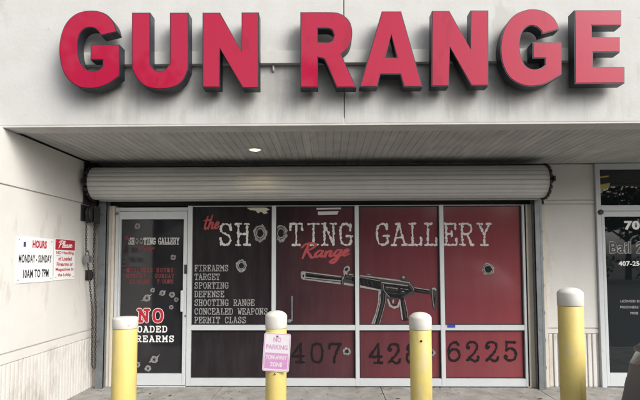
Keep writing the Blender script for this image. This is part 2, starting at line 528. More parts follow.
S = lambda *p: catmull(p, 5)
L = lambda *p: list(p)
O_ = S((.5, 1), (.2, .9), (.08, .5), (.2, .1), (.5, 0), (.8, .1), (.92, .5), (.8, .9), (.5, 1))
GLYPH = {
 'A': [L((.08, 0), (.48, 1), (.92, 0)), L((.26, 1), (.5, 1)), L((.22, .34), (.78, .34)), L((-.03, 0), (.27, 0)), L((.73, 0), (1.03, 0))],
 'B': [L((.18, 0), (.18, 1)), L((0, 1), (.55, 1)) , S((.55, 1), (.82, .9), (.82, .64), (.55, .53)), L((.55, .53), (.18, .53)), S((.55, .53), (.9, .44), (.92, .1), (.6, 0)), L((.6, 0), (0, 0))],
 'C': [S((.88, .75), (.72, .95), (.5, 1), (.2, .9), (.08, .5), (.2, .1), (.52, 0), (.78, .06), (.92, .22)), L((.88, 1), (.88, .68))],
 'D': [L((.18, 0), (.18, 1)), L((0, 1), (.5, 1)), S((.5, 1), (.8, .9), (.93, .5), (.8, .1), (.5, 0)), L((.5, 0), (0, 0))],
 'E': [L((.18, 0), (.18, 1)), L((0, 1), (.9, 1), (.9, .74)), L((.18, .52), (.6, .52)), L((.6, .66), (.6, .38)), L((0, 0), (.95, 0), (.95, .28))],
 'F': [L((.2, 0), (.2, 1)), L((0, 1), (.95, 1), (.95, .72)), L((.2, .52), (.62, .52)), L((.62, .66), (.62, .38)), L((0, 0), (.5, 0))],
 'G': [S((.85, .76), (.7, .95), (.48, 1), (.18, .9), (.06, .5), (.18, .1), (.5, 0), (.75, .04), (.88, .14)), L((.85, 1), (.85, .7)), L((.88, .05), (.88, .42)), L((.55, .42), (1.02, .42))],
 'H': [L((.16, 0), (.16, 1)), L((.84, 0), (.84, 1)), L((.16, .52), (.84, .52)), L((-.02, 0), (.36, 0)), L((.64, 0), (1.02, 0)), L((-.02, 1), (.36, 1)), L((.64, 1), (1.02, 1))],
 'I': [L((.5, 0), (.5, 1)), L((.1, 0), (.9, 0)), L((.1, 1), (.9, 1))],
 'K': [L((.16, 0), (.16, 1)), L((.16, .45), (.8, 1)), L((.38, .62), (.85, 0)), L((0, 0), (.36, 0)), L((.62, 0), (1.02, 0)), L((0, 1), (.36, 1)), L((.6, 1), (.98, 1))],
 'L': [L((.3, 0), (.3, 1)), L((.05, 1), (.58, 1)), L((.05, 0), (.95, 0), (.95, .34))],
 'M': [L((.12, 0), (.12, 1), (.5, .38), (.88, 1), (.88, 0)), L((-.06, 0), (.3, 0)), L((.7, 0), (1.06, 0)), L((-.06, 1), (.14, 1)), L((.86, 1), (1.06, 1))],
 'N': [L((.15, 0), (.15, 1), (.85, 0), (.85, 1)), L((-.03, 0), (.36, 0)), L((-.05, 1), (.18, 1)), L((.62, 1), (1.04, 1))],
 'O': [O_],
 'P': [L((.2, 0), (.2, 1)), L((0, 1), (.55, 1)), S((.55, 1), (.86, .92), (.9, .62), (.6, .46)), L((.6, .46), (.2, .46)), L((0, 0), (.5, 0))],
 'R': [L((.16, 0), (.16, 1)), L((-.02, 1), (.52, 1)), S((.52, 1), (.82, .92), (.84, .64), (.55, .5)), L((.55, .5), (.16, .5)), S((.5, .5), (.68, .3), (.8, .04), (.92, 0)), L((.84, 0), (1.02, 0)), L((-.02, 0), (.38, 0))],
 'S': [S((.84, .76), (.72, .94), (.48, 1), (.2, .93), (.12, .74), (.28, .58), (.68, .45), (.88, .26), (.76, .06), (.48, 0), (.24, .06), (.12, .26)), L((.86, 1), (.86, .7)), L((.1, 0), (.1, .3))],
 'T': [L((.5, 0), (.5, 1)), L((.04, .72), (.04, 1), (.96, 1), (.96, .72)), L((.24, 0), (.76, 0))],
 'U': [S((.14, 1), (.14, .35), (.25, .06), (.5, 0), (.75, .06), (.86, .35), (.86, 1)), L((-.04, 1), (.34, 1)), L((.66, 1), (1.04, 1))],
 'V': [L((.1, 1), (.5, 0), (.9, 1)), L((-.04, 1), (.3, 1)), L((.7, 1), (1.04, 1))],
 'W': [L((.08, 1), (.26, 0), (.5, .66), (.74, 0), (.92, 1)), L((-.08, 1), (.26, 1)), L((.74, 1), (1.08, 1))],
 'Y': [L((.1, 1), (.5, .48), (.9, 1)), L((.5, .48), (.5, 0)), L((-.04, 1), (.3, 1)), L((.7, 1), (1.04, 1)), L((.24, 0), (.76, 0))],
 '0': [O_],
 '1': [L((.22, .8), (.5, 1), (.5, 0)), L((.15, 0), (.85, 0))],
 '2': [S((.1, .72), (.18, .92), (.48, 1), (.8, .92), (.86, .7), (.65, .42), (.3, .18), (.1, .02)), S((.1, .03), (.35, .1), (.65, -.02), (.9, .04), (.96, .2)), S((.1, .72), (.2, .66), (.26, .74))],
 '4': [L((.72, 0), (.72, 1), (.04, .32), (.98, .32)), L((.4, 0), (.98, 0))],
 '5': [L((.86, .98), (.22, .98), (.18, .54)), S((.18, .54), (.45, .66), (.8, .56), (.92, .32), (.76, .06), (.42, 0), (.16, .08), (.08, .24)), S((.08, .24), (.18, .26), (.2, .18))],
 '6': [S((.84, .84), (.72, .97), (.5, .98), (.2, .8), (.08, .4), (.2, .06), (.5, 0), (.82, .1), (.92, .32), (.8, .56), (.5, .62), (.22, .52), (.1, .34))],
 '7': [L((.08, .74), (.08, .98), (.92, .98)), S((.92, .98), (.66, .62), (.48, .3), (.42, 0))],
 '8': [S((.5, 1), (.22, .92), (.18, .7), (.5, .54), (.82, .7), (.78, .92), (.5, 1)), S((.5, .54), (.16, .44), (.08, .22), (.22, .04), (.5, 0), (.78, .04), (.92, .22), (.84, .44), (.5, .54))],
 '9': [S((.14, .14), (.35, 0), (.6, .04), (.85, .35), (.9, .7), (.72, .97), (.4, .98), (.12, .8), (.12, .55), (.4, .38), (.75, .5), (.88, .7))],
 ':': [L((.48, .16), (.5, .16)), L((.48, .6), (.5, .6))],
 '-': [L((.15, .42), (.85, .42))],
}
_gc = {}
def glyph(ch, asp, wt, rough):
    """union of strokes, height 1, width asp, stroke wt"""
    if rough == 0 and (ch, asp, wt) in _gc: return _gc[(ch, asp, wt)]
    polys = []
    for st in GLYPH[ch]:
        polys += ribbon([(p[0] * asp, p[1]) for p in st], wt, rough, 0.05 if rough else 0.5)
    _gc[(ch, asp, wt)] = g = union(polys)
    return g

def join2(shapes):
    vs, fs = [], []
    for v, f in shapes:
        o = len(vs)
        vs += v
        fs += [[i + o for i in q] for q in f]
    return vs, fs

def xf(shape, sx=1, sy=1, tx=0, ty=0, rot=0, shear=0):
    c, s = math.cos(rot), math.sin(rot)
    out = []
    for x, y in shape[0]:
        x, y = x * sx + shear * y * sy, y * sy
        out.append((x * c - y * s + tx, x * s + y * c + ty))
    return out, shape[1]

def type_line(txt, h, adv, asp=0.6, wt=0.11, rough=0.0):
    """typewriter line, left edge at 0, baseline at 0"""
    return join2([xf(glyph(ch, asp, wt, rough), h, h, i * adv, 0) for i, ch in enumerate(txt) if ch != ' '])

def sans(txt, w, h, bold=0.02, shear=0.0):
    """plain sans text stretched to a box w x h, lower left at 0"""
    cu = bpy.data.curves.new('t', 'FONT')
    cu.body = txt
    cu.size = 1
    cu.offset = bold
    cu.shear = shear
    cu.resolution_u = 3
    cu.space_character = 1.0 + bold * 1.5
    ob = bpy.data.objects.new('t', cu)
    COL.objects.link(ob)
    dg = bpy.context.evaluated_depsgraph_get()
    me = ob.evaluated_get(dg).to_mesh()
    vs = [(v.co.x, v.co.y) for v in me.vertices]
    fs = [list(p.vertices) for p in me.polygons]
    ob.evaluated_get(dg).to_mesh_clear()
    bpy.data.objects.remove(ob, do_unlink=True)
    bpy.data.curves.remove(cu)
    x0, x1 = min(v[0] for v in vs), max(v[0] for v in vs)
    y0, y1 = min(v[1] for v in vs), max(v[1] for v in vs)
    return [((x - x0) / (x1 - x0) * w, (y - y0) / (y1 - y0) * h) for x, y in vs], fs

def strokes(lines, wt, slant=0.0):
    """brush script from smooth strokes"""
    polys = []
    for ln in lines:
        c = catmull(ln, 5)
        n = len(c)
        for i, (a, b) in enumerate(zip(c[:-1], c[1:])):
            t = i / max(1, n - 1)
            w = wt * (0.75 + 0.35 * math.sin(math.pi * t))
            polys += ribbon([(a[0] + slant * a[1], a[1]), (b[0] + slant * b[1], b[1])], w, 0, 9)
    return union(polys)

BRUSH_RANGE = [
 [(.12, -.02), (.16, .5), (.22, 1)], [(-.06, .72), (.06, .96), (.32, 1.04), (.5, .86), (.38, .62), (.16, .5)], [(.2, .5), (.36, .26), (.5, .0), (.62, .06)],
 [(.88, .44), (.74, .47), (.62, .22), (.7, .02), (.84, .2), (.9, .45)], [(.9, .45), (.87, .12), (.94, .03), (1.04, .16)],
 [(1.04, .42), (1.07, .0)], [(1.07, .18), (1.17, .42), (1.26, .38), (1.25, .1), (1.32, .02), (1.42, .16)],
 [(1.68, .43), (1.53, .46), (1.43, .22), (1.52, .03), (1.64, .2), (1.7, .45)], [(1.7, .45), (1.64, -.1), (1.52, -.42), (1.36, -.36), (1.55, -.1), (1.80, .12)],
 [(1.80, .14), (1.94, .26), (1.98, .42), (1.88, .46), (1.81, .2), (1.88, .02), (2.06, .15)]]
BRUSH_THE = [
 [(.18, .92), (.14, .4), (.14, .08), (.22, .0), (.32, .14)], [(0, .62), (.2, .64), (.36, .68)],
 [(.46, 1.0), (.40, .5), (.38, .0)], [(.38, .2), (.5, .46), (.6, .42), (.58, .1), (.66, .02), (.76, .16)],
 [(.76, .16), (.92, .28), (.96, .42), (.86, .48), (.78, .22), (.86, .02), (1.06, .18)]]
BRUSH_PLEASE = [
 [(.1, -.02), (.15, .5), (.2, 1)], [(-.08, .74), (.08, .98), (.34, 1.02), (.46, .82), (.34, .56), (.14, .48)],
 [(.5, .1), (.66, .6), (.66, .98), (.56, .9), (.54, .3), (.58, .02), (.68, .12)],
 [(.68, .12), (.82, .28), (.84, .42), (.76, .45), (.72, .2), (.78, .02), (.94, .14)],
 [(1.16, .43), (1.04, .46), (.94, .22), (1.02, .02), (1.13, .2), (1.18, .45)], [(1.18, .45), (1.15, .12), (1.2, .02), (1.28, .14)],
 [(1.28, .14), (1.4, .5), (1.46, .2), (1.38, .02), (1.28, .08)], [(1.46, .1), (1.52, .14)],
 [(1.52, .14), (1.66, .28), (1.68, .42), (1.6, .45), (1.56, .2), (1.62, .02), (1.82, .16)]]

FU, FV, FN = (1, 0, 0), (0, 0, 1), (0, -1, 0)       # facing the car park
def lay(mb, shape, px, py, y, scale=1.0, off=0.0):
    """put a 2-D shape on the upright plane y, its origin where photo point (px, py) falls"""
    p = at(px, py, y)
    return mb.flat(shape, p, FU, FV, FN, off)
def mpp(y):                                          # metres per photo pixel on plane y
    return (y - CAM.y) / FPX

# ------------------------------------------------------------------ ground
WX = -2.84                                           # inner face of the wing wall
SOFF = 2.683                                         # soffit height
FY = -1.77                                           # front of the fascia
mb = MB(); mb.face([(-600, -600, -0.136), (600, -600, -0.136), (600, 600, -0.136), (-600, 600, -0.136)])
tag(mb.build('ground', M['ground']), kind='structure')
mb = MB(); mb.face([(-40, -34, -0.13), (40, -34, -0.13), (40, -2.74, -0.13), (-40, -2.74, -0.13)])
tag(mb.build('parking_lot', M['asphalt']), kind='structure')
mb = MB()
xs = [-14, -9.2, -6.1, -3.05, -1.28, 0.62, 2.45, 4.3, 6.2, 9.2, 14]
for a, b in zip(xs[:-1], xs[1:]):
    for y0, y1 in ((-2.58, -1.30), (-1.30, 0.0)):
        mb.box(a + .004, b - .004, y0 + .004, y1 - .004, -0.10, 0.0, 0.006)
tag(mb.build('sidewalk', M['walk']), kind='structure')
mb = MB(); mb.box(-14, 14, -2.576, 0.3, -0.125, -0.014)
tag(mb.build('sidewalk_joint_bed', M['kerb']), kind='structure')
mb = MB(); mb.box(-14, 14, -2.735, -2.583, -0.128, 0.002, 0.012)
tag(mb.build('kerb', M['kerb']), kind='structure')

# ------------------------------------------------------------------ the building
bld = empty('shop_building', (0, 0, 0), 'single storey strip mall shop with white fascia, beige walls and printed red window', 'building')

# fascia: two panels with an open joint, parapet coping behind
jx = at(344, 60, FY).x
mb = MB()
for a, b in ((-9, jx - .004), (jx + .004, 9)):
    mb.box(a, b, FY, FY + 0.16, SOFF + 0.004, 4.55, 0.006)
mb.box(-9, 9, FY + 0.045, FY + 0.155, SOFF + 0.007, 4.54)
mb.box(-9.05, 9.05, FY - 0.03, FY + 0.3, 4.555, 4.62, 0.01)
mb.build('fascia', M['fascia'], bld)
# soffit edge strip and ribbed soffit boards
mb = MB(); mb.box(-9, 9, FY + 0.003, FY + 0.20, SOFF - 0.012, SOFF + 0.05, 0.004)
mb.build('soffit_edge', M['lip'], bld)
mb = MB()
x = WX + 0.002
while x < 9.0:
    w = 0.0762
    mb.box(x, x + w - 0.0032, FY + 0.205, -0.001, SOFF + 0.002, SOFF + 0.03, 0.004)
    x += w
mb.box(WX, 9, FY + 0.2, 0.0, SOFF + 0.0075, SOFF + 0.06)
mb.build('soffit', M['soffit'], bld)
# body of the building behind
mb = MB()
mb.box(-9, WX - 0.25, -1.5, 9, -0.1, 4.4)
mb.box(WX - 0.25, 9, 0.21, 9, -0.1, 4.4)
mb.box(WX - 0.25, 9, FY + 0.19, 0.22, SOFF + 0.07, 4.38)
mb.build('back_wall', M['wall'], bld)

def fluted(mb, axis, fixed, a0, a1, z0, z1, depth, pitch):
    """upright rounded flutes on a wall face; axis 'y' = wall facing +x at x=fixed, 'x' = wall facing -y"""
    n = max(1, int(round((a1 - a0) / pitch)))
    p = (a1 - a0) / n
    for i in range(n):
        c = a0 + (i + .5) * p
        q = p * 0.37
        if axis == 'y':
            mb.box(fixed - 0.01, fixed + depth, c - q, c + q, z0, z1, depth * .45)
        else:
            mb.box(c - q, c + q, fixed - depth, fixed + 0.01, z0, z1, depth * .45)

# wing wall on the left: flat panels, groove, fluted base
Z1, Z2, ZG = 0.69, 0.60, 2.175
mb = MB()
for z0, z1 in ((Z1 + .007, ZG - .007), (ZG + .007, SOFF - 0.016)):
    mb.box(WX - 0.30, WX, FY - 0.14, -0.003, z0, z1, 0.004)
mb.box(WX - 0.30, WX, FY - 0.14, -0.003, Z2, Z1 - .007, 0.004)
mb.box(WX - 0.30, WX - 0.016, FY - 0.136, -0.004, -0.02, SOFF - 0.02)
fluted(mb, 'y', WX - 0.016, FY - 0.13, -0.01, 0.0, Z2 - 0.004, 0.020, 0.058)
mb.build('side_wall', M['wall'], bld)

# pier right of the shutter, with two grooves and a fluted base
PX0, PX1 = at(545.5, 262, 0).x, at(596.5, 262, 0).x
mb = MB()
mb.box(PX0, PX1, 0.016, 0.205, -0.02, SOFF - 0.004)
GZ = at(570, 202, 0).z
for z0, z1 in ((GZ + .026, SOFF - .006), (GZ - .020, GZ + .018), (Z1 + .006, GZ - .028), (Z2 + .03, Z1 - .006)):
    mb.box(PX0 + .001, PX1 - .001, 0.0, 0.02, z0, z1, 0.003)
fluted(mb, 'x', 0.017, PX0 + .005, PX1 - .03, 0.0, Z2 + 0.024, 0.020, 0.057)
mb.build('pier', M['wall'], bld)
OX1 = at(596.5, 262, 0).x + 1.06
mb = MB()
mb.box(OX1, 9, 0.0, 0.205, -0.02, SOFF - .004)
mb.build('front_wall', M['wall'], bld)
# header coloured dark for the shadow behind the shutter and the painted timber jambs
HZ = at(320, 205.0, -0.05).z
mb = MB()
mb.box(WX + .002, PX0 - .002, 0.02, 0.20, HZ + 0.002, SOFF - .004)
mb.build('header', M['dark'], bld)
JL0, JL1 = at(105.5, 262, -0.05).x, at(114.0, 262, -0.05).x
JR0, JR1 = at(525.0, 262, -0.05).x, at(535.0, 262, -0.05).x
for ja, jb, jy in ((WX + .003, JL1 - 0.035, -.04), (JL1 - 0.033, JL1 - .002, -.055), (JR0 + .002, JR0 + .045, -.05), (JR0 + .047, PX0 - .004, -.03)):
    mb = MB()
    mb.box(ja, jb, jy, 0.19, 0, HZ, 0.004)
    mb.build('jamb', M['jamb'], bld)

# ------------------------------------------------------------------ shop window
FP = -0.05                                           # front of the frames
SILL = at(320, 384.6, FP).z
SILL1 = at(320, 378.6, FP).z
RAIL0, RAIL1 = at(320, 330.3, FP).z, at(320, 325.2, FP).z
mull = [(187.2, 191.6), (271.6, 275.8), (355.0, 359.0), (440.0, 444.2), (523.2, 527.2)]
MX = [(at(a, 262, FP).x, at(b, 262, FP).x) for a, b in mull]
mb = MB()
for a, b in MX:
    mb.box(a, b, FP, 0.05, 0.012, HZ - 0.002, 0.004)
for (a, b), (c, d) in zip(MX[:-1], MX[1:]):
    mb.box(b + .0005, c - .0005, FP + .003, 0.05, RAIL0, RAIL1, 0.003)
    mb.box(b + .0005, c - .0005, FP + .002, 0.05, 0.012, SILL1, 0.004)
    mb.box(b + .0005, c - .0005, FP + .012, 0.05, HZ - 0.012, HZ - .002, 0.003)
win = mb.build('shop_window', M['alu'], bld)
PY = -0.012                                          # face of the film
for (a, b), (c, d) in zip(MX[:-1], MX[1:]):
    for z0, z1 in ((SILL1, RAIL0), (RAIL1, HZ - 0.012)):
        m_ = MB()
        m_.box(b + .002, c - .002, PY, 0.03, z0 + .001, z1 - .001)
        m_.build('pane', M['film'], win)
for (a, b), (c, d) in zip(MX[:-1], MX[1:]):          # black gaskets round each pane
    for z0, z1 in ((SILL1, RAIL0), (RAIL1, HZ - 0.012)):
        m_ = MB()
        g = 0.011
        y0, y1 = PY - .006, PY - .0005
        m_.box(b + .001, b + g, y0, y1, z0 + .001, z1 - .001)
        m_.box(c - g - .006, c - .001, y0, y1, z0 + .001, z1 - .001)
        m_.box(b + g + .0005, c - g - .0065, y0, y1, z1 - g, z1 - .001)
        m_.box(b + g + .0005, c - g - .0065, y0, y1, z0 + .001, z0 + g)
        m_.build('gasket', M['gasket'], win)

INK = PY - 0.001
k = mpp(INK)
# SHOOTING GALLERY
H = 21.0 * k
for word, lab in (((('S', 225.7), ('H', 242.6), ('T', 296.2), ('I', 313.6), ('N', 329.0), ('G', 346.0)), 'worn white typewriter word SHOOTING with bullet holes for O'),
                  ((('G', 382.6), ('A', 399.3), ('L', 415.2), ('L', 430.6), ('E', 450.6), ('R', 466.8), ('Y', 484.6)), 'worn white typewriter word GALLERY')):
    m_ = MB()
    for ch, cx in word:
        lay(m_, xf(glyph(ch, .62, .088, .55), H, H, -.31 * H), cx, 244.8, INK)
    tag(m_.build('lettering', M['white_ink'], win), lab)
m_ = MB()
lay(m_, xf(strokes(BRUSH_RANGE, .12, .22), 23.6 * k, 14.2 * k, rot=R(2.5)), 299.8, 258.2, INK, off=0.0012)
tag(m_.build('lettering', M['red_ink'], win), 'red brush script word Range')
m_ = MB()
lay(m_, xf(strokes(BRUSH_THE, .115, .22), 16.0 * k, 14.0 * k, rot=R(2)), 202.2, 229.3, INK)
tag(m_.build('lettering', M['red_ink'], win), 'red brush script word the')
# list of services
for t, yb in (('FIREARMS', 271.0), ('TARGET', 279.7), ('SPORTING', 288.3), ('DEFENSE', 296.9), ('SHOOTING RANGE', 305.5), ('CONCEALED WEAPONS', 314.3), ('PERMIT CLASS', 322.9)):
    m_ = MB()
    lay(m_, type_line(t, 5.7 * k, 4.34 * k, .60, .125, .35), 194.6, yb, INK)
    tag(m_.build('lettering', M['grey_ink'], win), 'grey typewriter line ' + t)
# telephone number
for num, digits in (('407', (('4', 297.8, 362.2), ('0', 317.0, 362.3), ('7', 335.0, 362.4))), ('428', (('4', 375.6, 362.8), ('2', 394, 362.9), ('8', 412.4, 362.7))), ('6225', (('6', 454, 360.8), ('2', 472.4, 360.8), ('2', 492, 360.8), ('5', 510.6, 360.6)))):
    m_ = MB()
    for ch, cx, yb in digits:
        h = 18.2 * k
        lay(m_, xf(glyph(ch, .70, .135, .30), h, h, -.35 * h), cx, yb, INK)
    tag(m_.build('lettering', M['black_ink'], win), 'black typewriter digits ' + num)

def blob(r, n=22, rough=0.2, sx=1.0, sy=1.0):
    return [(math.cos(2 * math.pi * i / n) * r * sx * (1 + rough * (random.random() - .5)), math.sin(2 * math.pi * i / n) * r * sy * (1 + rough * (random.random() - .5))) for i in range(n)]

def bullet_hole(px, py, r, y, parent, sx=1.0, sy=1.0, clip=None, tail=0.0, hole=0.55):
    """printed bullet hole: cracked pale rim, dark ring, black centre"""
    m_ = MB()
    kk = mpp(y)
    p = at(px, py, y)
    def put(pts, off, mi):
        m_.mi = mi
        if clip is not None:
            pts = [(max(q[0], clip - p.x) if clip < p.x else min(q[0], clip - p.x), q[1]) for q in pts]
        m_.flat(filled(pts), p, FU, FV, FN, off)
    rim = blob(r * kk, 26, .30, sx, sy)
    if tail:
        rim[3] = (rim[3][0] * (1.2 + tail), rim[3][1] * (1.2 + tail)); rim[15] = (rim[15][0] * (1.1 + tail), rim[15][1] * (1 + tail))
    put(rim, 0.0, 0)
    put(blob(r * kk * (hole + .22), 22, .22, sx, sy), 0.0008, 1)
    put(blob(r * kk * (hole + .12), 22, .15, sx, sy), 0.0016, 0)
    put(blob(r * kk * hole * .95, 22, .15, sx, sy), 0.0024, 2)
    return m_.build('bullet_hole', [M['crack'], M['gun_mid'], M['hole']], parent)
bullet_hole(260.2, 233.2, 6.6, INK, win, 1.0, 1.32, hole=.5)
bullet_hole(280.9, 233.2, 6.6, INK, win, 0.95, 1.32, clip=MX[1][1] + .006, hole=.5)
bullet_hole(241.4, 265.6, 5.6, INK, win, 1.0, 1.08, hole=.5)
bullet_hole(488.2, 269.2, 5.9, INK, win, hole=.62)
bullet_hole(346.9, 351.4, 3.7, INK, win)
bullet_hole(431.5, 352.6, 3.6, INK, win)

# printed picture of a silenced submachine gun: flat layers of ink
def g_at(pts):
    return [(lambda v: (v.x, v.z))(at(a, b, INK)) for a, b in pts]
m_ = MB()
layers = [0]
def ink(mi, pts, smooth=False):
    q = g_at(pts)
    if smooth: q = round_outline(q)
    layers[0] += 1
    m_.mi = mi
    m_.flat(filled(q), (0, INK, 0), FU, FV, FN, 0.0002 * layers[0])
D_, MID, LT = 0, 1, 2
ink(LT, [(300.6, 273), (302, 271.2), (305, 271.6), (341.5, 276.2), (342.3, 279), (342, 284.2), (339, 284.3), (303, 279.8), (301, 278)])
ink(D_, [(305.6, 272.6), (341.2, 277.4), (341.6, 280.4), (320, 278.4), (305.2, 276.6)])
ink(MID, [(306.5, 273.2), (340, 277.8), (340, 278.5), (306.4, 274.2)])
ink(MID, [(305, 277.6), (341, 281.6), (341, 282.6), (305, 278.6)])
ink(LT, [(342.4, 277), (344, 276.5), (343.2, 271), (344.6, 267.2), (347.8, 265.6), (350, 267.4), (349.6, 270.6), (347.4, 272), (347.6, 274), (352, 274.2), (352, 281), (342.4, 284)])
ink(D_, [(344.6, 269), (346.6, 267.6), (348.4, 268.2), (347.6, 270.4), (345.6, 271.4)])
ink(D_, [(345, 274), (348, 275.4), (351.6, 276), (351, 280), (343.2, 280.6)])
# receiver and hand guard
ink(MID, [(348, 273.4), (366, 275.2), (367.4, 273.8), (370.6, 274.2), (371, 276.2), (400, 279.6), (401.4, 275.8), (404, 275.4), (406.6, 277.4), (407, 280.6), (411, 282), (413.6, 285.4), (415.4, 290), (413, 295), (407.4, 295.4), (400, 300), (388, 299), (381, 291.6), (343, 284.4), (342.6, 280)])
ink(D_, [(352, 276.6), (380.6, 281.4), (381.4, 289.6), (362, 286.2), (352, 281.2)])
ink(D_, [(382.4, 283), (409, 286), (412.4, 290.8), (406.8, 294), (399.4, 298.2), (389.6, 297.4), (383, 291)])
ink(LT, [(344, 282.6), (358, 284.8), (380.6, 289.6), (381, 291), (357, 287), (343.6, 284.6)])
ink(LT, [(349, 273.8), (366, 275.8), (400, 280), (410, 282.4), (410, 283.2), (399, 281.4), (366, 277), (349, 274.8)])
ink(LT, [(381.6, 282), (408, 285.4), (408, 286.2), (381.6, 283)])
ink(MID, [(385, 286), (398, 287.6), (398, 291), (386, 290)])
ink(LT, [(402, 276.6), (404, 276.2), (405, 277.8), (403.4, 278.6)])
ink(D_, [(357, 276.2), (378, 278.9), (378, 279.9), (357, 277.3)])
# stock
ink(D_, [(413.6, 287), (431, 290), (431, 293.6), (424, 293.4), (413, 291.6)])
ink(LT, [(414, 287.2), (431, 289.9), (431, 290.6), (414, 288)])
ink(MID, [(429.4, 289), (431.6, 286.8), (435, 286.6), (437.6, 289), (437.4, 293), (436.4, 300), (437, 306), (435.6, 309.8), (433.4, 309), (432.4, 303), (431.8, 296.4), (429.6, 293.6)], True)
ink(LT, [(431.8, 288), (434.8, 287.6), (436.6, 289.4), (436, 291), (434, 289.4), (432, 289.6)])
ink(D_, [(433.6, 297), (435.2, 297), (435, 304), (434, 304)])
# magazine
ink(D_, [(378.6, 290.6), (386.6, 292), (386.2, 301), (383.6, 311), (379.6, 324.4), (370.8, 324.4), (375.2, 313), (378, 302)], True)
ink(LT, [(378.4, 291), (381, 291.4), (380.6, 302), (378, 313), (374.6, 324.2), (371, 324.2), (375.4, 313), (378, 302)])
ink(MID, [(383.2, 293), (384.4, 293.2), (384, 301), (381.2, 312), (377.8, 324.2), (376.6, 324.2), (380, 312), (382.8, 301)])
# grip, trigger guard
ink(D_, [(398.8, 298), (403.4, 297), (405, 305), (408.2, 318.6), (407, 320.8), (402, 320.2), (400.8, 312)])
ink(LT, [(399, 299), (400.2, 299.6), (402, 312), (403, 319.8), (401.8, 319.8), (400.4, 311)])
ink(MID, [(403, 299), (404.2, 304), (406.6, 317.6), (405.2, 318), (403.4, 308)])
ink(LT, [(386.8, 298.6), (388.6, 299.4), (390.6, 304.4), (393.6, 306.6), (397, 305.8), (398.6, 301), (400, 301), (399, 307), (394, 308.8), (389, 306.6)])
ink(LT, [(392.6, 299.4), (394, 299.8), (393.4, 303.6), (392.2, 303)])
def line(mi, pts, w):
    layers[0] += 1
    m_.mi = mi
    q = g_at(pts)
    m_.flat(union(ribbon(q, w * mpp(INK), .25, .02)), (0, INK, 0), FU, FV, FN, 0.0002 * layers[0])
for y0_ in (274.6, 275.8):
    line(D_, [(307, y0_ - .2), (322, y0_ + 1.7), (340, y0_ + 4)], .45)
line(LT, [(301.8, 272.4), (301.4, 275.2), (302, 278.2)], .8)
line(D_, [(303.4, 275.2), (303.5, 276.6)], 1.2)
line(LT, [(304, 279.2), (322, 281.6), (341, 284)], .7)
line(D_, [(341.6, 277), (341.6, 284)], .8)
line(D_, [(345.6, 278.4), (362, 281)], .7)
line(LT, [(352, 276.4), (366, 278.2), (380, 281)], .4)
for x_ in (355, 359, 363, 367, 371):
    line(MID, [(x_, 279.2 + (x_ - 355) * .14), (x_ + 1.5, 284.6 + (x_ - 355) * .14)], .6)
line(LT, [(383, 284.2), (384, 290.8), (389.6, 297.2)], .45)
line(MID, [(386, 292.4), (399, 294), (405, 293)], .8)
line(LT, [(386.4, 287.2), (397.6, 288.7)], .4)
line(D_, [(388, 288.8), (396, 289.8)], .8)
line(LT, [(400.6, 288.6), (408, 289.6)], .4)
line(MID, [(401, 291.6), (404.6, 291.9)], 1.3)
line(LT, [(402.4, 291.4), (403.4, 291.5)], .7)
line(LT, [(409.6, 283.6), (412.6, 287), (414, 291)], .5)
line(D_, [(400.8, 280), (406.6, 281.2)], .8)
line(LT, [(367.4, 274.4), (370.4, 274.8)], .5)
line(MID, [(416, 290.6), (430, 292.6)], .7)
line(LT, [(432.6, 289.4), (432.2, 294), (433, 303), (434, 308.4)], .45)
line(D_, [(380.2, 294), (379.6, 302), (377, 312), (373.4, 323.8)], .5)
line(LT, [(386, 293), (385.6, 301), (383, 311), (379.2, 324)], .45)
for t_ in range(5):
    line(MID, [(402.2 + t_ * .7, 301.4 + t_ * 3.2), (404.6 + t_ * .7, 301 + t_ * 3.2)], .5)
line(LT, [(404.4, 299), (406.6, 309), (408, 318.4)], .4)
line(D_, [(390, 299.6), (391.6, 303.6), (394, 305), (396.8, 304.2), (397.8, 300.6)], .5)
tag(m_.build('gun_picture', [M['gun_dark'], M['gun_mid'], M['gun_light']], win), 'grey printed picture of a silenced submachine gun')

# small marks on the glass: reflections painted as flat shapes, blue decal, thin bar
m_ = MB()
def quad(pts, off=0.0):
    m_.flat(filled([(v.x, v.z) for v in (at(a, b, INK) for a, b in pts)]), (0, INK, 0), FU, FV, FN, off)
quad([(316.6, 208.0), (341.2, 207.6), (341.2, 209.3), (316.6, 209.7)])  # flat white bar painted in for light showing on the glass
tag(m_.build('patch', M['sign_pale'], win), 'upper white bar painted as light on the glass')
m_ = MB()
quad([(317.8, 211.6), (338.6, 211.2), (337.2, 214.6), (318.2, 215.0)], .0003)  # second bar of light, painted as a flat white shape
tag(m_.build('patch', M['sign_pale'], win), 'lower white bar painted as light on the glass')
m_ = MB()
quad([(246.8, 207.8), (256, 207.2), (266, 207.6), (270, 209.6), (266, 211), (268, 213), (264, 214), (261, 211.6), (258, 213.4), (255.6, 210.6), (250, 210)])  # reflection of leaves painted as a ragged beige shape
tag(m_.build('patch', M['jamb'], win), 'ragged beige leaf reflection painted at the top of the pane')
m_ = MB()
p0, p1 = at(447.4, 327.6, FP), at(455.2, 324.8, FP)
m_.box(p0.x, p1.x, FP - .002, FP + .006, p0.z, p1.z)
tag(m_.build('patch', M['blue'], win), 'small stuck-on blue sticker on the window rail')
m_ = MB()
p0, p1 = at(291.4, 321, INK), at(292.8, 296, INK)
m_.box(p0.x, p1.x, INK - .006, INK, p0.z, p1.z)  # thin upright bar, with a small disc at its foot
p0 = at(289.4, 321, INK)
m_.lathe([(.012, -.012), (.024, -.006), (.026, .0)], (p0.x, INK, p0.z), 14, 'Y')
tag(m_.build('pane_bar', M['rail'], win), 'thin grey upright bar low on the pane')

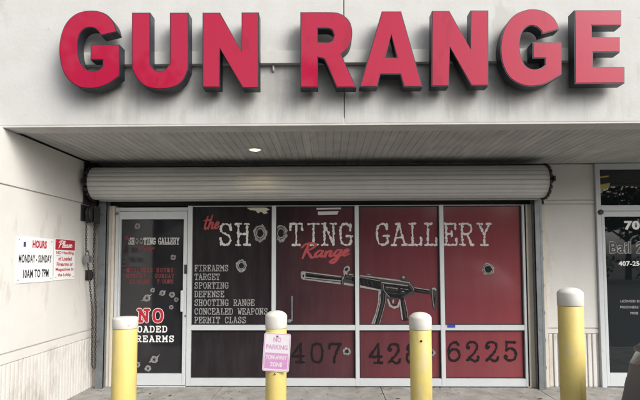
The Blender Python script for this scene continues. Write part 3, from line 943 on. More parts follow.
# ------------------------------------------------------------------ shop door
DY = -0.055
x0, x1 = at(114.4, 262, DY).x, MX[0][0] - .002
dz1 = at(150, 207.4, DY).z
mb = MB()
mb.box(x0, x0 + .045, DY + .01, .05, .012, dz1, .004)
mb.box(x0 + .046, x1, DY + .01, .05, dz1 - .045, dz1, .004)
l0, l1, r0, r1 = x0 + .050, at(119.9, 262, DY).x, at(183.2, 262, DY).x, x1 - .004
gz1, gz0 = at(150, 219.2, DY).z, at(150, 373.8, DY).z
dtop, dbot = dz1 - .050, .022
mb.box(l0, l1, DY, .04, dbot, dtop, .004)
mb.box(r0, r1, DY, .04, dbot, dtop, .004)
mb.box(l1 + .0005, r0 - .0005, DY + .001, .04, gz1, dtop, .003)
mb.box(l1 + .0005, r0 - .0005, DY + .001, .04, dbot, gz0, .003)
mb.box(x0, x1, DY - .02, .06, .002, .014, .003)
door = mb.build('entrance_door', M['alu'], bld)
DG = -.02
m_ = MB(); m_.box(l1 + .001, r0 - .001, DG, .02, gz0 + .001, gz1 - .001)
m_.build('pane', M['doorglass'], door)
m_ = MB()
p = at(182.0, 309, DY - .06)
m_.box(p.x - .018, p.x + .018, DY - .07, DY - .045, at(182, 311.6, DY - .06).z, at(182, 290.4, DY - .06).z, .008)
for z in (at(182, 309.5, DY - .06).z, at(182, 292.5, DY - .06).z):
    m_.box(p.x - .010, p.x + .010, DY - .046, DY, z - .012, z + .012, .002)
m_.build('pull_handle', M['alu'], door)
m_ = MB()
p = at(185.8, 269.2, DY)
m_.box(p.x - .017, p.x + .017, DY - .008, DY, p.z - .055, p.z + .055, .003)
m_.build('lock_plate', M['dark'], door)
m_ = MB()
p = at(117.0, 213.4, DY)
m_.lathe([(.016, -.022), (.02, -.016), (.02, .0)], (p.x, DY + .002, p.z), 14, 'Y')
m_.build('door_pivot', M['rail'], door)
m_ = MB()
p = at(185.3, 316, DY)
m_.lathe([(.012, -.006), (.014, -.004), (.014, .0)], (p.x, DY + .002, p.z), 14, 'Y')
m_.build('lock_cylinder', M['rail'], door)
DI = DG - .001
k = mpp(DI)
h = 6.2 * k
m_ = MB()
for t, px in (('SH', 128.6), ('TING', 143.6)):
    lay(m_, type_line(t, h, 3.1 * k, .42, .12), px, 244.2, DI)
tag(m_.build('lettering', M['white_ink'], door), 'small white word SHOOTING')
m_ = MB()
lay(m_, type_line('GALLERY', h, 3.05 * k, .42, .12), 158.4, 244.2, DI)
tag(m_.build('lettering', M['white_ink'], door), 'small white word GALLERY')
for px in (136.9, 141.3):
    bullet_hole(px, 241.0, 1.9, DI, door, .8, 1.5, hole=.5)
m_ = MB()
lay(m_, xf(strokes(BRUSH_RANGE, .17, .22), 6.2 * k, 3.6 * k), 141.6, 249.2, DI, off=.001)
tag(m_.build('lettering', M['dim_red_ink'], door), 'small faded red script word Range')
m_ = MB()
lay(m_, xf(strokes(BRUSH_THE, .17, .22), 5.0 * k, 3.6 * k), 124.6, 239.4, DI, off=.001)
tag(m_.build('lettering', M['dim_red_ink'], door), 'small faded red script word the')
for line in ((('BUSINESS', 127, 272.0, 3.35), ('HOURS', 156.6, 272.0, 3.6)), (('MONDAY', 126.4, 277.8, 3.4), ('-', 150, 277.8, 3), ('SUNDAY', 155.2, 277.8, 3.3)), (('10:00AM', 129, 283.4, 2.9), ('7:00PM', 157, 283.4, 2.75))):
    m_ = MB()
    for t, px, yb, ad in line:
        lay(m_, type_line(t, 3.7 * k, ad * k, .62, .17), px, yb, DI)
    tag(m_.build('lettering', M['dim_red_ink'], door), 'faded red line ' + ' '.join(q[0] for q in line))
m_ = MB()
h = 11.4 * k
for ch, cx in (('N', 143.4), ('O', 157.8)):
    m_.mi = 1
    lay(m_, xf(glyph(ch, .86, .34, 0), h, h, -.43 * h), cx, 321.4, DI)
    m_.mi = 0
    lay(m_, xf(glyph(ch, .86, .25, 0), h, h, -.43 * h), cx, 321.4, DI, off=.0008)
tag(m_.build('lettering', [M['sign_red'], M['bright_ink']], door), 'bold red slab word NO outlined in white')
for t, ad, px, yb in (('LOADED', 6.25, 131.2, 332.0), ('FIREARMS', 6.55, 123.4, 341.6)):
    m_ = MB()
    lay(m_, type_line(t, 5.6 * k, ad * k, .82, .19), px, yb, DI)
    tag(m_.build('lettering', M['bright_ink'], door), 'white typewriter word ' + t)
for px, py, r, t in ((137.4, 226.2, 2.7, .2), (173.2, 257.4, 2.6, .2), (146.9, 298.2, 3.4, .9), (152.6, 290.2, 2.3, .1), (162.4, 293.0, 2.8, .4), (172.0, 294.6, 2.8, .1), (176.3, 299.6, 2.2, .1), (171.2, 307.2, 2.1, .1), (154.2, 359.6, 3.6, .9), (148.0, 368.4, 3.0, .1), (137.6, 364.6, 2.6, .1)):
    bullet_hole(px, py, r, DI, door, tail=t, hole=.35)

# ------------------------------------------------------------------ office door at the right
x0 = PX1 + .003
x1 = OX1 - .003
OY = -.035
zt = SOFF - .006
tz0, tz1 = at(615, 205.2, OY).z, at(615, 169.2, OY).z
mb = MB()
f = .055
mb.box(x0, x0 + f, OY, .06, 0, zt, .004)
mb.box(x1 - f, x1, OY, .06, 0, zt, .004)
mb.box(x0 + f + .0005, x1 - f - .0005, OY + .001, .06, tz1, zt, .003)
mid1, mid0 = tz0, at(615, 211.0, OY).z
mb.box(x0 + f + .0005, x1 - f - .0005, OY + .001, .06, mid0 + .002, mid1, .003)
a0 = x0 + f + .004
a1, b0 = a0 + .035, x1 - f - .06
g1, g0 = at(615, 216.6, OY).z, at(615, 373.2, OY).z
mb.box(a0, a1, OY + .004, .05, .012, mid0 - .003, .004)
mb.box(b0, x1 - f - .003, OY + .004, .05, .012, mid0 - .003, .004)
mb.box(a1 + .0005, b0 - .0005, OY + .005, .05, g1, mid0 - .003, .003)
mb.box(a1 + .0005, b0 - .0005, OY + .005, .05, .012, g0, .003)
od = mb.build('office_door', M['alu'], bld)
for q0, q1, z0, z1 in ((x0 + f, x1 - f, tz0, tz1), (a1, b0, g0, g1)):
    m_ = MB(); m_.box(q0 + .001, q1 - .001, -.006, .03, z0 + .001, z1 - .001)
    m_.build('pane', M['glass'], od)
m_ = MB()
p = at(600.6, 212.2, OY)
m_.lathe([(.022, -.02), (.03, -.014), (.03, .004)], (p.x, OY, p.z), 18, 'Y')
m_.build('door_pivot', M['dark'], od)
OI = -.0075
k = mpp(OI)
def office_text(t, px, yb, w, h, m, bold=.02, lab=None):
    m_ = MB()
    lay(m_, sans(t, w * k, h * k, bold), px, yb, OI)
    return tag(m_.build('lettering', m, od), lab)
office_text('70', 624.4, 230.0, 15.4, 9.2, M['bright_ink'], .05, 'bold white street number starting 70')
office_text('407-254', 618.6, 266.0, 24.4, 4.8, M['bright_ink'], .03, 'white telephone number starting 407-254')
for t, px, yb, w in (('LICENSED BOND', 620.2, 302.4, 26.0), ('PRISONERS TO', 620.2, 308.4, 24.0), ('FREE', 630.4, 314.4, 7.6)):
    office_text(t, px, yb, w, 2.4, M['grey_ink'], .02, 'tiny white line ' + t)
m_ = MB()
m_.mi = 0
lay(m_, sans('Bail 2', 34.0 * k, 12.0 * k, .055), 609.4, 253.6, OI)
m_.mi = 1
lay(m_, xf(sans('Bail 2', 33.3 * k, 11.3 * k, .022)), 609.75, 253.25, OI, off=.0008)
tag(m_.build('lettering', [M['white_ink'], M['sign_black']], od), 'outlined white words Bail 2')
for pts in ([(599.2, 176.8), (608.6, 175.4), (608.6, 177.0), (599.2, 178.2)], [(599.0, 184.6), (609.8, 183.0), (609.4, 187.6), (599.0, 190.6)]):
    q = [(v.x, v.z) for v in (at(a, b, OI) for a, b in pts)]
    m_ = MB()
    m_.flat(filled(q), (0, OI, 0), FU, FV, FN, 0)
    m_.build('yellow_strip', M['yellowglass'], od)

# ------------------------------------------------------------------ soffit lamp
p = Vector(CAM); d = CROT @ Vector(((255 - CX) / FPX, -(149.2 - CY) / FPX, -1.0))
p = CAM + d * ((SOFF - CAM.z) / d.z)
lamp = empty('soffit_lamp', (p.x, p.y, SOFF), 'round recessed lamp glowing warm in the grey ribbed soffit', 'ceiling lamp')
mb = MB(); mb.lathe([(.058, .0), (.062, -.010), (.085, -.008), (.088, .004)], (p.x, p.y, SOFF), 28)
mb.build('trim_ring', M['alu'], lamp)
mb = MB(); mb.lathe([(.02, -.0135), (.05, -.0115), (.056, -.004)], (p.x, p.y, SOFF), 28)
mb.build('lens', M['lamp'], lamp)
ld = bpy.data.lights.new('soffit_lamp_light', 'SPOT')
ld.energy, ld.color, ld.shadow_soft_size, ld.spot_size, ld.spot_blend = 4, (1.0, .80, .48), .05, R(140), .6
lo = bpy.data.objects.new('soffit_lamp_light', ld)
lo.location = (p.x, p.y, SOFF - .03)
COL.objects.link(lo)

# ------------------------------------------------------------------ rolling shutter, rolled up
CYL, CZ, CR = -0.275, 2.418, 0.184
sx0, sx1 = at(94.5, 182, CYL).x, at(543, 182, CYL).x
sh = empty('rolling_shutter', ((sx0 + sx1) / 2, CYL, 0), 'grey slatted rolling shutter coiled up above the shop window', 'shutter')
mb = MB()
ns = 20
prof = []
for i in range(ns):                                   # each slat of the coil: a shallow curved face with a stepped edge
    a0, a1 = 2 * math.pi * i / ns, 2 * math.pi * (i + 1) / ns
    for t, rr in ((0.0, .955), (.10, 1.005), (.30, 1.03), (.55, 1.035), (.80, 1.02), (.93, .99), (.98, .95)):
        a = a0 + (a1 - a0) * t
        prof.append((CR * rr * math.cos(a), CR * rr * math.sin(a)))
A = [mb.bm.verts.new((sx0, CYL + u, CZ + v)) for u, v in prof]
B = [mb.bm.verts.new((sx1, CYL + u, CZ + v)) for u, v in prof]
n = len(prof)
for i in range(n):
    f = mb.bm.faces.new((A[i], A[(i + 1) % n], B[(i + 1) % n], B[i]))
mb.bm.faces.new(A[::-1]); mb.bm.faces.new(B)
fix_normals(mb)
coil = mb.build('coil', M['slat'], sh)
for xe, s in ((sx0, -1), (sx1, 1)):                   # slat end locks, dark teeth round both ends
    mb = MB()
    mb.lathe([(CR * .90, -.012), (CR * .90, .012)], (xe + s * .004, CYL, CZ), 40, 'X')
    for i in range(ns):
        a = 2 * math.pi * (i + .5) / ns
        c = Vector((0, CYL + CR * 1.035 * math.cos(a), CZ + CR * 1.035 * math.sin(a)))
        t = bmesh.new(); bmesh.ops.create_cube(t, size=1)
        mt = Matrix.Translation((xe + s * .010, c.y, c.z)) @ Matrix.Rotation(a, 4, 'X') @ Matrix.Diagonal((.026, .040, .040, 1))
        mb.add(t, mt)
    mb.build('end_lock', M['dark'], sh)
for xe, s in ((sx0, -1), (sx1, 1)):
    mb = MB()                                         # bracket plate with the shaft hub
    mb.lathe([(CR * .93, 0), (CR * .93, .006)], (xe + s * .021 - .003, CYL, CZ), 40, 'X')
    mb.box(xe + s * .03 - .005, xe + s * .03 + .005, -.12, -.002, CZ - .20, CZ + .17, .002)
    mb.lathe([(.045, -.02), (.05, -.015), (.05, .03)], (xe + s * .026, CYL, CZ), 20, 'X')
    mb.box(xe + s * .032 - .008, xe + s * .032 + .008, CYL - .235, CYL - .15, CZ - .03, CZ + .03, .003)
    if s < 0:  # dark plates added to fill the shadowed gap between coil and wall
        mb.box(WX + .002, WX + .018, -.375, -.203, CZ - .25, CZ + .258, .003)
        mb.box(WX + .003, xe - .036, -.20, -.003, CZ - .24, CZ + .262, .003)
        mb.lathe([(.05, -.03), (.055, -.02), (.055, .0)], (WX + .07, -.20, CZ + .08), 14, 'Y')
    mb.build('end_bracket', M['dark'], sh)
mb = MB()                                             # bottom bar hanging from the coil
bz = at(320, 199.3, -.16).z
mb.box(sx0 + .03, sx1 - .02, -.175, -.150, bz - .002, bz + .040, .004)
mb.box(sx0 + .04, sx1 - .03, -.168, -.156, bz + .0405, CZ - .16, .002)
mb.box(sx0 + .02, sx1 - .01, -.205, -.120, bz - .014, bz - .003, .003)
mb.build('bottom_bar', M['slat'], sh)
for a, b, s in ((97.6, 105.0, 1), (536.0, 543.2, -1)):
    mb = MB()
    xa, xb = at(a, 262, -.14).x, at(b, 262, -.14).x
    zt_ = CZ - .13
    mb.box(xa, xb, -.14, -.105, .0, zt_, .004)
    mb.box(xa, xa + .028, -.142, -.06, 0.002, zt_ - .003, .003)
    mb.box(xb - .028, xb, -.142, -.06, 0.002, zt_ - .003, .003)
    mb.box(xa + .006, xb - .006, -.10, -.001, 0.004, zt_ - .005)
    q = xb if s < 0 else xa
    for i in range(7):                                # anchor lugs with bolts
        z = .22 + i * .32
        mb.box(q - s * .0 - (.0 if s > 0 else -.002), q - s * .028, -.09, -.055, z, z + .05, .003)
        mb.lathe([(.012, -.012), (.012, .002)], (q - s * .016, -.09, z + .025), 8, 'Y')
    mb.build('guide_rail', M['rail'], sh)

# ------------------------------------------------------------------ hand-chain hoist in the corner
hx = at(89.0, 215, -.30).x
hz = at(89, 214, -.30).z
ho = empty('chain_hoist', (hx, -.28, hz), 'dark hand chain wheel and hanging chain in the corner by the door', 'chain hoist')
mb = MB()
mb.box(WX + .002, WX + .016, -.42, -.16, hz - .09, hz + .10, .003)
mb.box(WX + .016, WX + .13, -.30, -.27, hz - .10, hz - .075, .003)
mb.box(WX + .115, WX + .125, -.33, -.2, hz - .11, hz + .09, .003)
mb.build('bracket', M['dark'], ho)
mb = MB()
mb.lathe([(.02, -.03), (.095, -.028), (.10, -.012), (.075, -.004), (.075, .004), (.10, .012), (.095, .028), (.02, .03)], (WX + .068, -.30, hz), 26, 'X')
mb.build('chain_wheel', M['dark'], ho)
def chain(mb, pts, pitch=.028, r=.0042):
    P = [Vector(p) for p in pts]
    acc, path = 0, []
    for a, b in zip(P[:-1], P[1:]):
        n = max(1, int((b - a).length / pitch))
        for i in range(n): path.append(a + (b - a) * (i / n))
    for i, (a, b) in enumerate(zip(path[:-1], path[1:])):
        d = (b - a).normalized()
        u = d.orthogonal().normalized()
        u.rotate(Matrix.Rotation((i % 2) * math.pi / 2, 3, d))
        c = (a + b) / 2
        L_, W_ = pitch * .66, pitch * .33
        ring = [c + d * (math.cos(t) * L_) + u * (math.sin(t) * W_) for t in [2 * math.pi * q / 10 for q in range(10)]]
        mb.tube(ring, r, 5, True)
xa, za = WX + .06, hz
mb = MB()
zk = at(88.5, 258, -.38).z
chain(mb, [(xa, -.40, za + .02), (xa, -.40, za - .08), (xa, -.385, zk + .02), (xa + .01, -.36, zk - .05), (xa + .02, -.25, .95), (xa + .02, -.22, .30), (xa + .02, -.20, .22)])
chain(mb, [(xa, -.20, za + .02), (xa, -.20, za - .08), (xa + .005, -.22, zk - .05), (xa + .04, -.20, .95), (xa + .04, -.185, .28), (xa + .02, -.20, .20)])
mb.build('chain', M['dark'], ho)
mb = MB()
mb.box(xa - .02, xa + .045, -.405, -.33, zk - .055, zk + .03, .014)
mb.tube([(xa + .012, -.395, zk + .02), (xa + .012, -.395, zk + .06), (xa + .012, -.37, zk + .085), (xa + .012, -.345, zk + .06), (xa + .012, -.345, zk + .02)], .007, 8)
mb.build('padlock', M['steel'], ho)
mb = MB()
mb.box(WX + .002, WX + .02, -.28, -.14, zk - .26, zk - .14, .004)
mb.box(WX + .02, WX + .05, -.22, -.18, zk - .24, zk - .16, .004)
mb.build('chain_cleat', M['dark'], ho)

# ------------------------------------------------------------------ sign letters on their raceway
RY = FY - 0.055                                       # front of the raceway
LB = RY - 0.003                                       # back of the letters
LF = LB - 0.105                                       # front of the letters
rz0, rz1 = at(340, 62.5, RY).z, at(340, 50.0, RY).z
ra, rb = at(82, 56, RY).x, at(596, 56, RY).x
mb = MB()
for a, b in ((ra, jx - .3), (jx - .298, rb)):
    mb.box(a, b, RY, FY - .001, rz0, rz1, .004)
cxp = at(273.5, 66, FY).x
mb.tube([(cxp, FY - .016, rz0 + .01), (cxp, FY - .016, rz0 - .04), (cxp, FY + .004, rz0 - .06)], .010, 10)
rw = mb.build('sign_raceway', M['raceway'])
tag(rw, 'long pale wiring box on the white fascia behind the red letters', 'raceway')

LETTERS = [
 ('G', (40, 0), [(307, 128), (295, 90), (270, 60), (235, 45), (195, 42), (150, 52), (115, 78), (92, 115), (79, 165), (77, 210), (83, 255), (97, 295), (120, 325), (150, 346), (190, 355), (235, 351), (275, 335), (318, 305), (318, 178), (202, 178), (202, 240), (250, 240), (250, 266), (235, 278), (210, 284), (185, 276), (165, 254), (153, 220), (150, 180), (155, 150), (168, 125), (190, 112), (213, 112), (232, 125), (243, 143)], None, 'red sign letter G, first of GUN, at the left end of the row'),
 ('U', (40, 0), [(367, 50), (441, 50), (441, 235), (446, 260), (458, 277), (480, 284), (502, 277), (514, 260), (519, 235), (519, 50), (594, 50), (594, 255), (588, 290), (570, 325), (540, 347), (500, 356), (460, 356), (420, 345), (392, 320), (373, 287), (367, 250)], None, 'red sign letter U, the round bottomed middle of GUN'),
 ('N', (180, 0), [(90, 50), (160, 50), (246, 205), (246, 49), (315, 49), (315, 352), (250, 352), (160, 195), (160, 350), (90, 350)], None, 'red sign letter N ending the word GUN'),
 ('R', (290, 0), [(41, 48), (165, 48), (205, 56), (235, 80), (248, 115), (247, 155), (235, 190), (205, 217), (266, 350), (186, 350), (143, 250), (130, 235), (112, 231), (112, 350), (41, 350)], [(112, 115), (150, 115), (168, 121), (176, 141), (170, 160), (154, 168), (112, 168)], 'red sign letter R starting the word RANGE beside the panel joint'),
 ('A', (290, 0), [(367, 45), (445, 45), (531, 348), (455, 348), (441, 298), (362, 298), (350, 348), (278, 348)], [(405, 140), (427, 230), (383, 230)], 'red sign letter A with its small triangular hole'),
 ('N', (420, 0), [(48, 43), (118, 43), (202, 195), (202, 41), (274, 41), (274, 343), (205, 343), (120, 190), (116, 345), (46, 345)], None, 'red sign letter N between the A and G of RANGE'),
 ('G', (420, 0), [(557, 118), (548, 90), (530, 65), (500, 45), (465, 37), (430, 38), (385, 55), (350, 90), (330, 135), (322, 185), (325, 235), (337, 275), (357, 309), (390, 333), (430, 345), (480, 342), (520, 327), (567, 298), (567, 168), (450, 168), (450, 233), (500, 233), (500, 259), (485, 270), (460, 277), (435, 271), (415, 251), (402, 215), (399, 175), (405, 140), (420, 115), (440, 104), (463, 107), (482, 122), (488, 137)], None, 'red sign letter G between the N and E of RANGE'),
 ('E', (480, 0), [(377, 40), (566, 40), (566, 103), (448, 103), (448, 148), (560, 148), (560, 210), (453, 210), (453, 267), (579, 267), (579, 333), (380, 335)], None, 'red sign letter E with three arms at the right end of the row'),
]
def curve_mesh(loops, extrude, offset=0.0):
    cu = bpy.data.curves.new('c', 'CURVE')
    cu.dimensions = '2D'
    cu.fill_mode = 'BOTH'
    cu.extrude = extrude
    cu.offset = offset
    for lp in loops:
        sp = cu.splines.new('POLY')
        sp.points.add(len(lp) - 1)
        for i, p in enumerate(lp): sp.points[i].co = (p[0], p[1], 0, 1)
        sp.use_cyclic_u = True
    ob = bpy.data.objects.new('c', cu)
    COL.objects.link(ob)
    dg = bpy.context.evaluated_depsgraph_get()
    me = bpy.data.meshes.new_from_object(ob.evaluated_get(dg))
    bpy.data.objects.remove(ob, do_unlink=True)
    bpy.data.curves.remove(cu)
    return me
def inset(loop, d, hole=False):
    """shift a closed outline inwards by d with mitred corners"""
    P = [Vector(p) for p in loop]
    area = sum(P[i].x * P[(i + 1) % len(P)].y - P[(i + 1) % len(P)].x * P[i].y for i in range(len(P)))
    sgn = 1 if area > 0 else -1
    if hole: sgn = -sgn
    out = []
    for i in range(len(P)):
        e0, e1 = (P[i] - P[i - 1]), (P[(i + 1) % len(P)] - P[i])
        n0 = Vector((-e0.y, e0.x)).normalized() * sgn
        n1 = Vector((-e1.y, e1.x)).normalized() * sgn
        b = n0 + n1
        q = P[i] + b * (d / max(0.35, b.dot(n0)) ) if b.length > 1e-6 else P[i] + n0 * d
        out.append((q.x, q.y))
    return out
for ch, (ox, oy), outl, hole, lab in LETTERS:
    def conv(pts):
        return [(v.x, v.z) for v in (at(ox + a / 4, oy + b / 4, LF) for a, b in pts)]
    lo_ = round_outline(conv(outl)) if ch in 'GUR' else conv(outl)
    loops = [lo_]
    if hole: loops.append(round_outline(conv(hole)) if ch == 'R' else conv(hole))
    cx = sum(p[0] for p in lo_) / len(lo_)
    cz = min(p[1] for p in lo_)
    e = empty('sign_letter', (cx, LB, cz), lab, 'sign letter', 'red letters of the shop sign')
    rot = Matrix.Rotation(R(90), 4, 'X')
    me = curve_mesh([[(x - cx, z - cz) for x, z in lp] for lp in loops], (LB - LF - .003) / 2)
    me.transform(Matrix.Translation((0, -(LB - LF + .003) / 2 + .003, 0)) @ rot)
    me.materials.clear(); me.materials.append(M['return'])
    o = bpy.data.objects.new('letter_return', me); COL.objects.link(o); o.parent = e
    fl = [inset(lo_, .0075)] + ([inset(loops[1], .0075, True)] if hole else [])
    me = curve_mesh([[(x - cx, z - cz) for x, z in lp] for lp in fl], .0025)
    me.transform(Matrix.Translation((0, -(LB - LF) + .001, 0)) @ rot)
    me.materials.clear(); me.materials.append(M['redface'])
    o = bpy.data.objects.new('letter_face', me); COL.objects.link(o); o.parent = e

# ------------------------------------------------------------------ signs on the wing wall
def wall_sign(name, label, corners, head=None):
    (ax, ay), (bx, by), (cx, cy), (dx, dy) = corners    # TL TR BR BL in the photograph
    a, b, c, d = (at_x(px, py, WX + .006) for px, py in corners)
    y0, y1 = (a.y + d.y) / 2, (b.y + c.y) / 2
    z1, z0 = (a.z + b.z) / 2, (c.z + d.z) / 2
    e = empty(name, (WX, y0, z0), label, 'sign')
    m_ = MB(); m_.box(WX + .001, WX + .006, y0, y1, z0, z1, .0015)
    m_.build('sign_plate', M['sign_white'], e)
    for yy in (y0 + .03, y1 - .03):
        for zz in (z0 + .03, z1 - .03):
            m_ = MB()
            m_.lathe([(.007, 0), (.005, .004)], (WX + .006, yy, zz), 10, 'X')
            m_.build('screw', M['steel'], e)
    return e, y0, y1, z0, z1
WU, WV, WN = (0, 1, 0), (0, 0, 1), (1, 0, 0)
e, y0, y1, z0, z1 = wall_sign('hours_sign', 'larger white wall sign with opening HOURS in red and black', [(16.4, 236.8), (53.0, 238.2), (53.0, 280.6), (16.2, 284.2)])
w, h = y1 - y0, z1 - z0
SP = WX + .0068
m_ = MB(); m_.flat(sans('HOURS', w * .40, h * .18, .05), (SP, y0 + w * .40, z0 + h * .76), WU, WV, WN)
tag(m_.build('lettering', M['sign_red'], e), 'red word HOURS')
m_ = MB()
m_.flat(sans('MONDAY - SUNDAY', w * .90, h * .18, .032), (SP, y0 + w * .055, z0 + h * .435), WU, WV, WN)
tag(m_.build('lettering', M['sign_black'], e), 'black words MONDAY - SUNDAY')
m_ = MB()
m_.flat(sans('10AM TO 7PM', w * .70, h * .19, .032), (SP, y0 + w * .175, z0 + h * .10), WU, WV, WN)
tag(m_.build('lettering', M['sign_black'], e), 'black words 10AM TO 7PM')
m_ = MB()
m_.box(WX + .006, SP + .0004, y0 + w * .165, y0 + w * .225, z0 + h * .78, z0 + h * .89)
m_.build('emblem', M['navy'], e)
e, y0, y1, z0, z1 = wall_sign('rules_sign', 'narrow white wall sign with red Please header and rules', [(54.8, 238.8), (75.0, 239.6), (74.6, 279.4), (54.4, 280.0)])
w, h = y1 - y0, z1 - z0
m_ = MB(); m_.box(WX + .0061, WX + .0068, y0 + .006, y1 - .006, z1 - h * .27, z1 - .006)
m_.build('header_panel', M['sign_red'], e)
m_ = MB(); m_.flat(xf(strokes(BRUSH_PLEASE, .105, .25), w * .38, h * .17, rot=R(2)), (WX + .0074, y0 + w * .14, z1 - h * .225), WU, WV, WN)
tag(m_.build('lettering', M['bright_ink'], e), 'white script word Please')
m_ = MB()
for i, (t, ww) in enumerate((('NO Handling', .86), ('of Loaded', .66), ('Firearms or', .80), ('Magazines in', .88), ('the Lobby.', .66))):
    m_.flat(sans(t, w * ww, h * .098, .035), (SP, y0 + w * (.5 - ww / 2), z1 - h * (.395 + i * .135)), WU, WV, WN)
m_.box(SP - .0005, SP + .0002, y0 + w * .07, y0 + w * .27, z1 - h * .413, z1 - h * .404)
tag(m_.build('lettering', M['sign_red'], e), 'five red lines of rules')

# ------------------------------------------------------------------ bollards
BOL = [(125.4, 317.0, 23.6, 3.72, .085, 'leftmost yellow bollard, shortest flat white cap, before the shop door', 'flat'),
       (276.2, 310.6, 20.8, 3.84, .135, 'yellow bollard with a domed white cap behind the NO PARKING sign', 'dome'),
       (420.2, 312.2, 21.2, 3.80, .130, 'yellow bollard with a small bolt hole below its cap', 'dome'),
       (569.8, 287.6, 23.0, 3.70, .135, 'tallest yellow bollard, before the fluted pier at the right', 'dome')]
post_info = []
for px, py, wpx, dist, caph, lab, kind in BOL:
    y = CAM.y + dist
    c = at(px, py, y)
    r = wpx * dist / FPX / 2
    zt_ = c.z
    e = empty('bollard', (c.x, y, 0), lab, 'bollard', 'yellow bollards in front of the shop')
    mb = MB()
    mb.lathe([(r * 1.0, 0.0), (r, .02), (r * .995, .5), (r, zt_ - caph - .004), (r * .97, zt_ - caph)], (c.x, y, 0), 48)
    mb.build('post', M['yellow'], e)
    mb = MB()
    rc = r * 1.035
    if kind == 'flat':
        prof = [(rc * .98, -caph), (rc, -caph + .004), (rc, -.016), (rc * .97, -.006), (rc * .90, -.001), (rc * .4, .004), (.001, .005)]
    else:
        prof = [(rc * .98, -caph), (rc, -caph + .004), (rc, -.044), (rc * .985, -.037), (rc * .93, -.028), (rc * .80, -.017), (rc * .58, -.006), (rc * .3, .0), (.001, .001)]
    mb.lathe(prof, (c.x, y, zt_), 48)
    mb.build('cap', M['cap'], e)
    post_info.append((c.x, y, zt_, r, caph, e))
# bolt hole in the third, a bracket bolt in the second
x, y, zt_, r, caph, e = post_info[2]
p = at(421.2, 341.2, y - r)
mb = MB(); mb.lathe([(.003, -.0008), (.0085, -.0012), (.0085, .008)], (p.x, y - r, p.z), 16, 'Y')
mb.build('bolt_hole', M['hole'], e)

# NO PARKING plate screwed to the second bollard, hanging a little askew
x, y, zt_, r, caph, e = post_info[1]
PYN = y - r - .006
c = at(276.6, 352.4, PYN)
kk = mpp(PYN)
W2, H2 = 26.6 * kk, 37.6 * kk
e = empty('no_parking_sign', (c.x, PYN, c.z), 'small faded magenta NO PARKING plate hung askew on a bollard', 'sign')
def rrect(w, h, r, n=5):
    out = []
    for cx, cy, a0 in ((w / 2 - r, h / 2 - r, 0), (-w / 2 + r, h / 2 - r, 90), (-w / 2 + r, -h / 2 + r, 180), (w / 2 - r, -h / 2 + r, 270)):
        for i in range(n + 1):
            a = R(a0 + 90 * i / n)
            out.append((cx + r * math.cos(a), cy + r * math.sin(a)))
    return out
def solid(mb, loop, O, U, V, N, t):
    O, U, V, N = (Vector(q) for q in (O, U, V, N))
    F = [mb.bm.verts.new(O + U * p[0] + V * p[1]) for p in loop]
    Bk = [mb.bm.verts.new(O + U * p[0] + V * p[1] - N * t) for p in loop]
    n = len(loop)
    for i in range(n):
        mb.bm.faces.new((F[i], Bk[i], Bk[(i + 1) % n], F[(i + 1) % n]))
    mb.bm.faces.new(F); mb.bm.faces.new(Bk[::-1])
    fix_normals(mb)
ta = R(-3.6)
SU, SV, SN = (math.cos(ta), 0, math.sin(ta)), (-math.sin(ta), 0, math.cos(ta)), (0, -1, 0)
m_ = MB(); solid(m_, rrect(W2, H2, .018), c, SU, SV, SN, .004)
m_.build('sign_plate', M['sign_pale'], e)
def ring2(w, h, r, t):
    o_, i_ = rrect(w, h, r), rrect(w - 2 * t, h - 2 * t, max(.002, r - t))
    n = len(o_)
    return o_ + i_, [[i, (i + 1) % n, n + (i + 1) % n, n + i] for i in range(n)]
m_ = MB()
m_.flat(ring2(W2 - .008, H2 - .008, .014, .005), c, SU, SV, SN, .0004)
m_.build('border', M['magenta'], e)
m_ = MB()
def put(shape, u, v, off=.0005):
    o_ = Vector(c) + Vector(SU) * u + Vector(SV) * v
    m_.flat(shape, o_, SU, SV, SN, off)
put(sans('NO', W2 * .30, H2 * .125, .035), -W2 * .15, H2 * .27)
tag(m_.build('lettering', M['magenta'], e), 'magenta word NO')
m_ = MB()
put(sans('PARKING', W2 * .80, H2 * .125, .035), -W2 * .40, H2 * .075)
tag(m_.build('lettering', M['magenta'], e), 'magenta word PARKING')
m_ = MB()
put(filled([(-W2 * .43, -H2 * .43), (W2 * .43, -H2 * .43), (W2 * .43, -.005), (-W2 * .43, -.005)]), 0, 0, .0006)
m_.build('lower_panel', M['magenta'], e)
m_ = MB()
put(sans('TOW-AWAY', W2 * .78, H2 * .115, .04), -W2 * .39, -H2 * .19, .0012)
tag(m_.build('lettering', M['sign_pale'], e), 'white word TOW-AWAY')
m_ = MB()
put(sans('ZONE', W2 * .46, H2 * .115, .04), -W2 * .23, -H2 * .37, .0012)
tag(m_.build('lettering', M['sign_pale'], e), 'white word ZONE')
for v in (H2 / 2 - .022, -H2 / 2 - .016):
    m_ = MB()
    o_ = Vector(c) + Vector(SV) * v
    m_.lathe([(.004, -.006), (.008, -.004), (.008, .0 if v > 0 else .012)], (o_.x, PYN, o_.z), 12, 'Y')
    m_.build('bolt', M['steel'], e)
m_ = MB()
m_.box(c.x - .012, c.x + .012, PYN + .0045, y - r + .004, c.z - H2 * .4, c.z + H2 * .4, .002)
m_.build('back_strip', M['steel'], e)

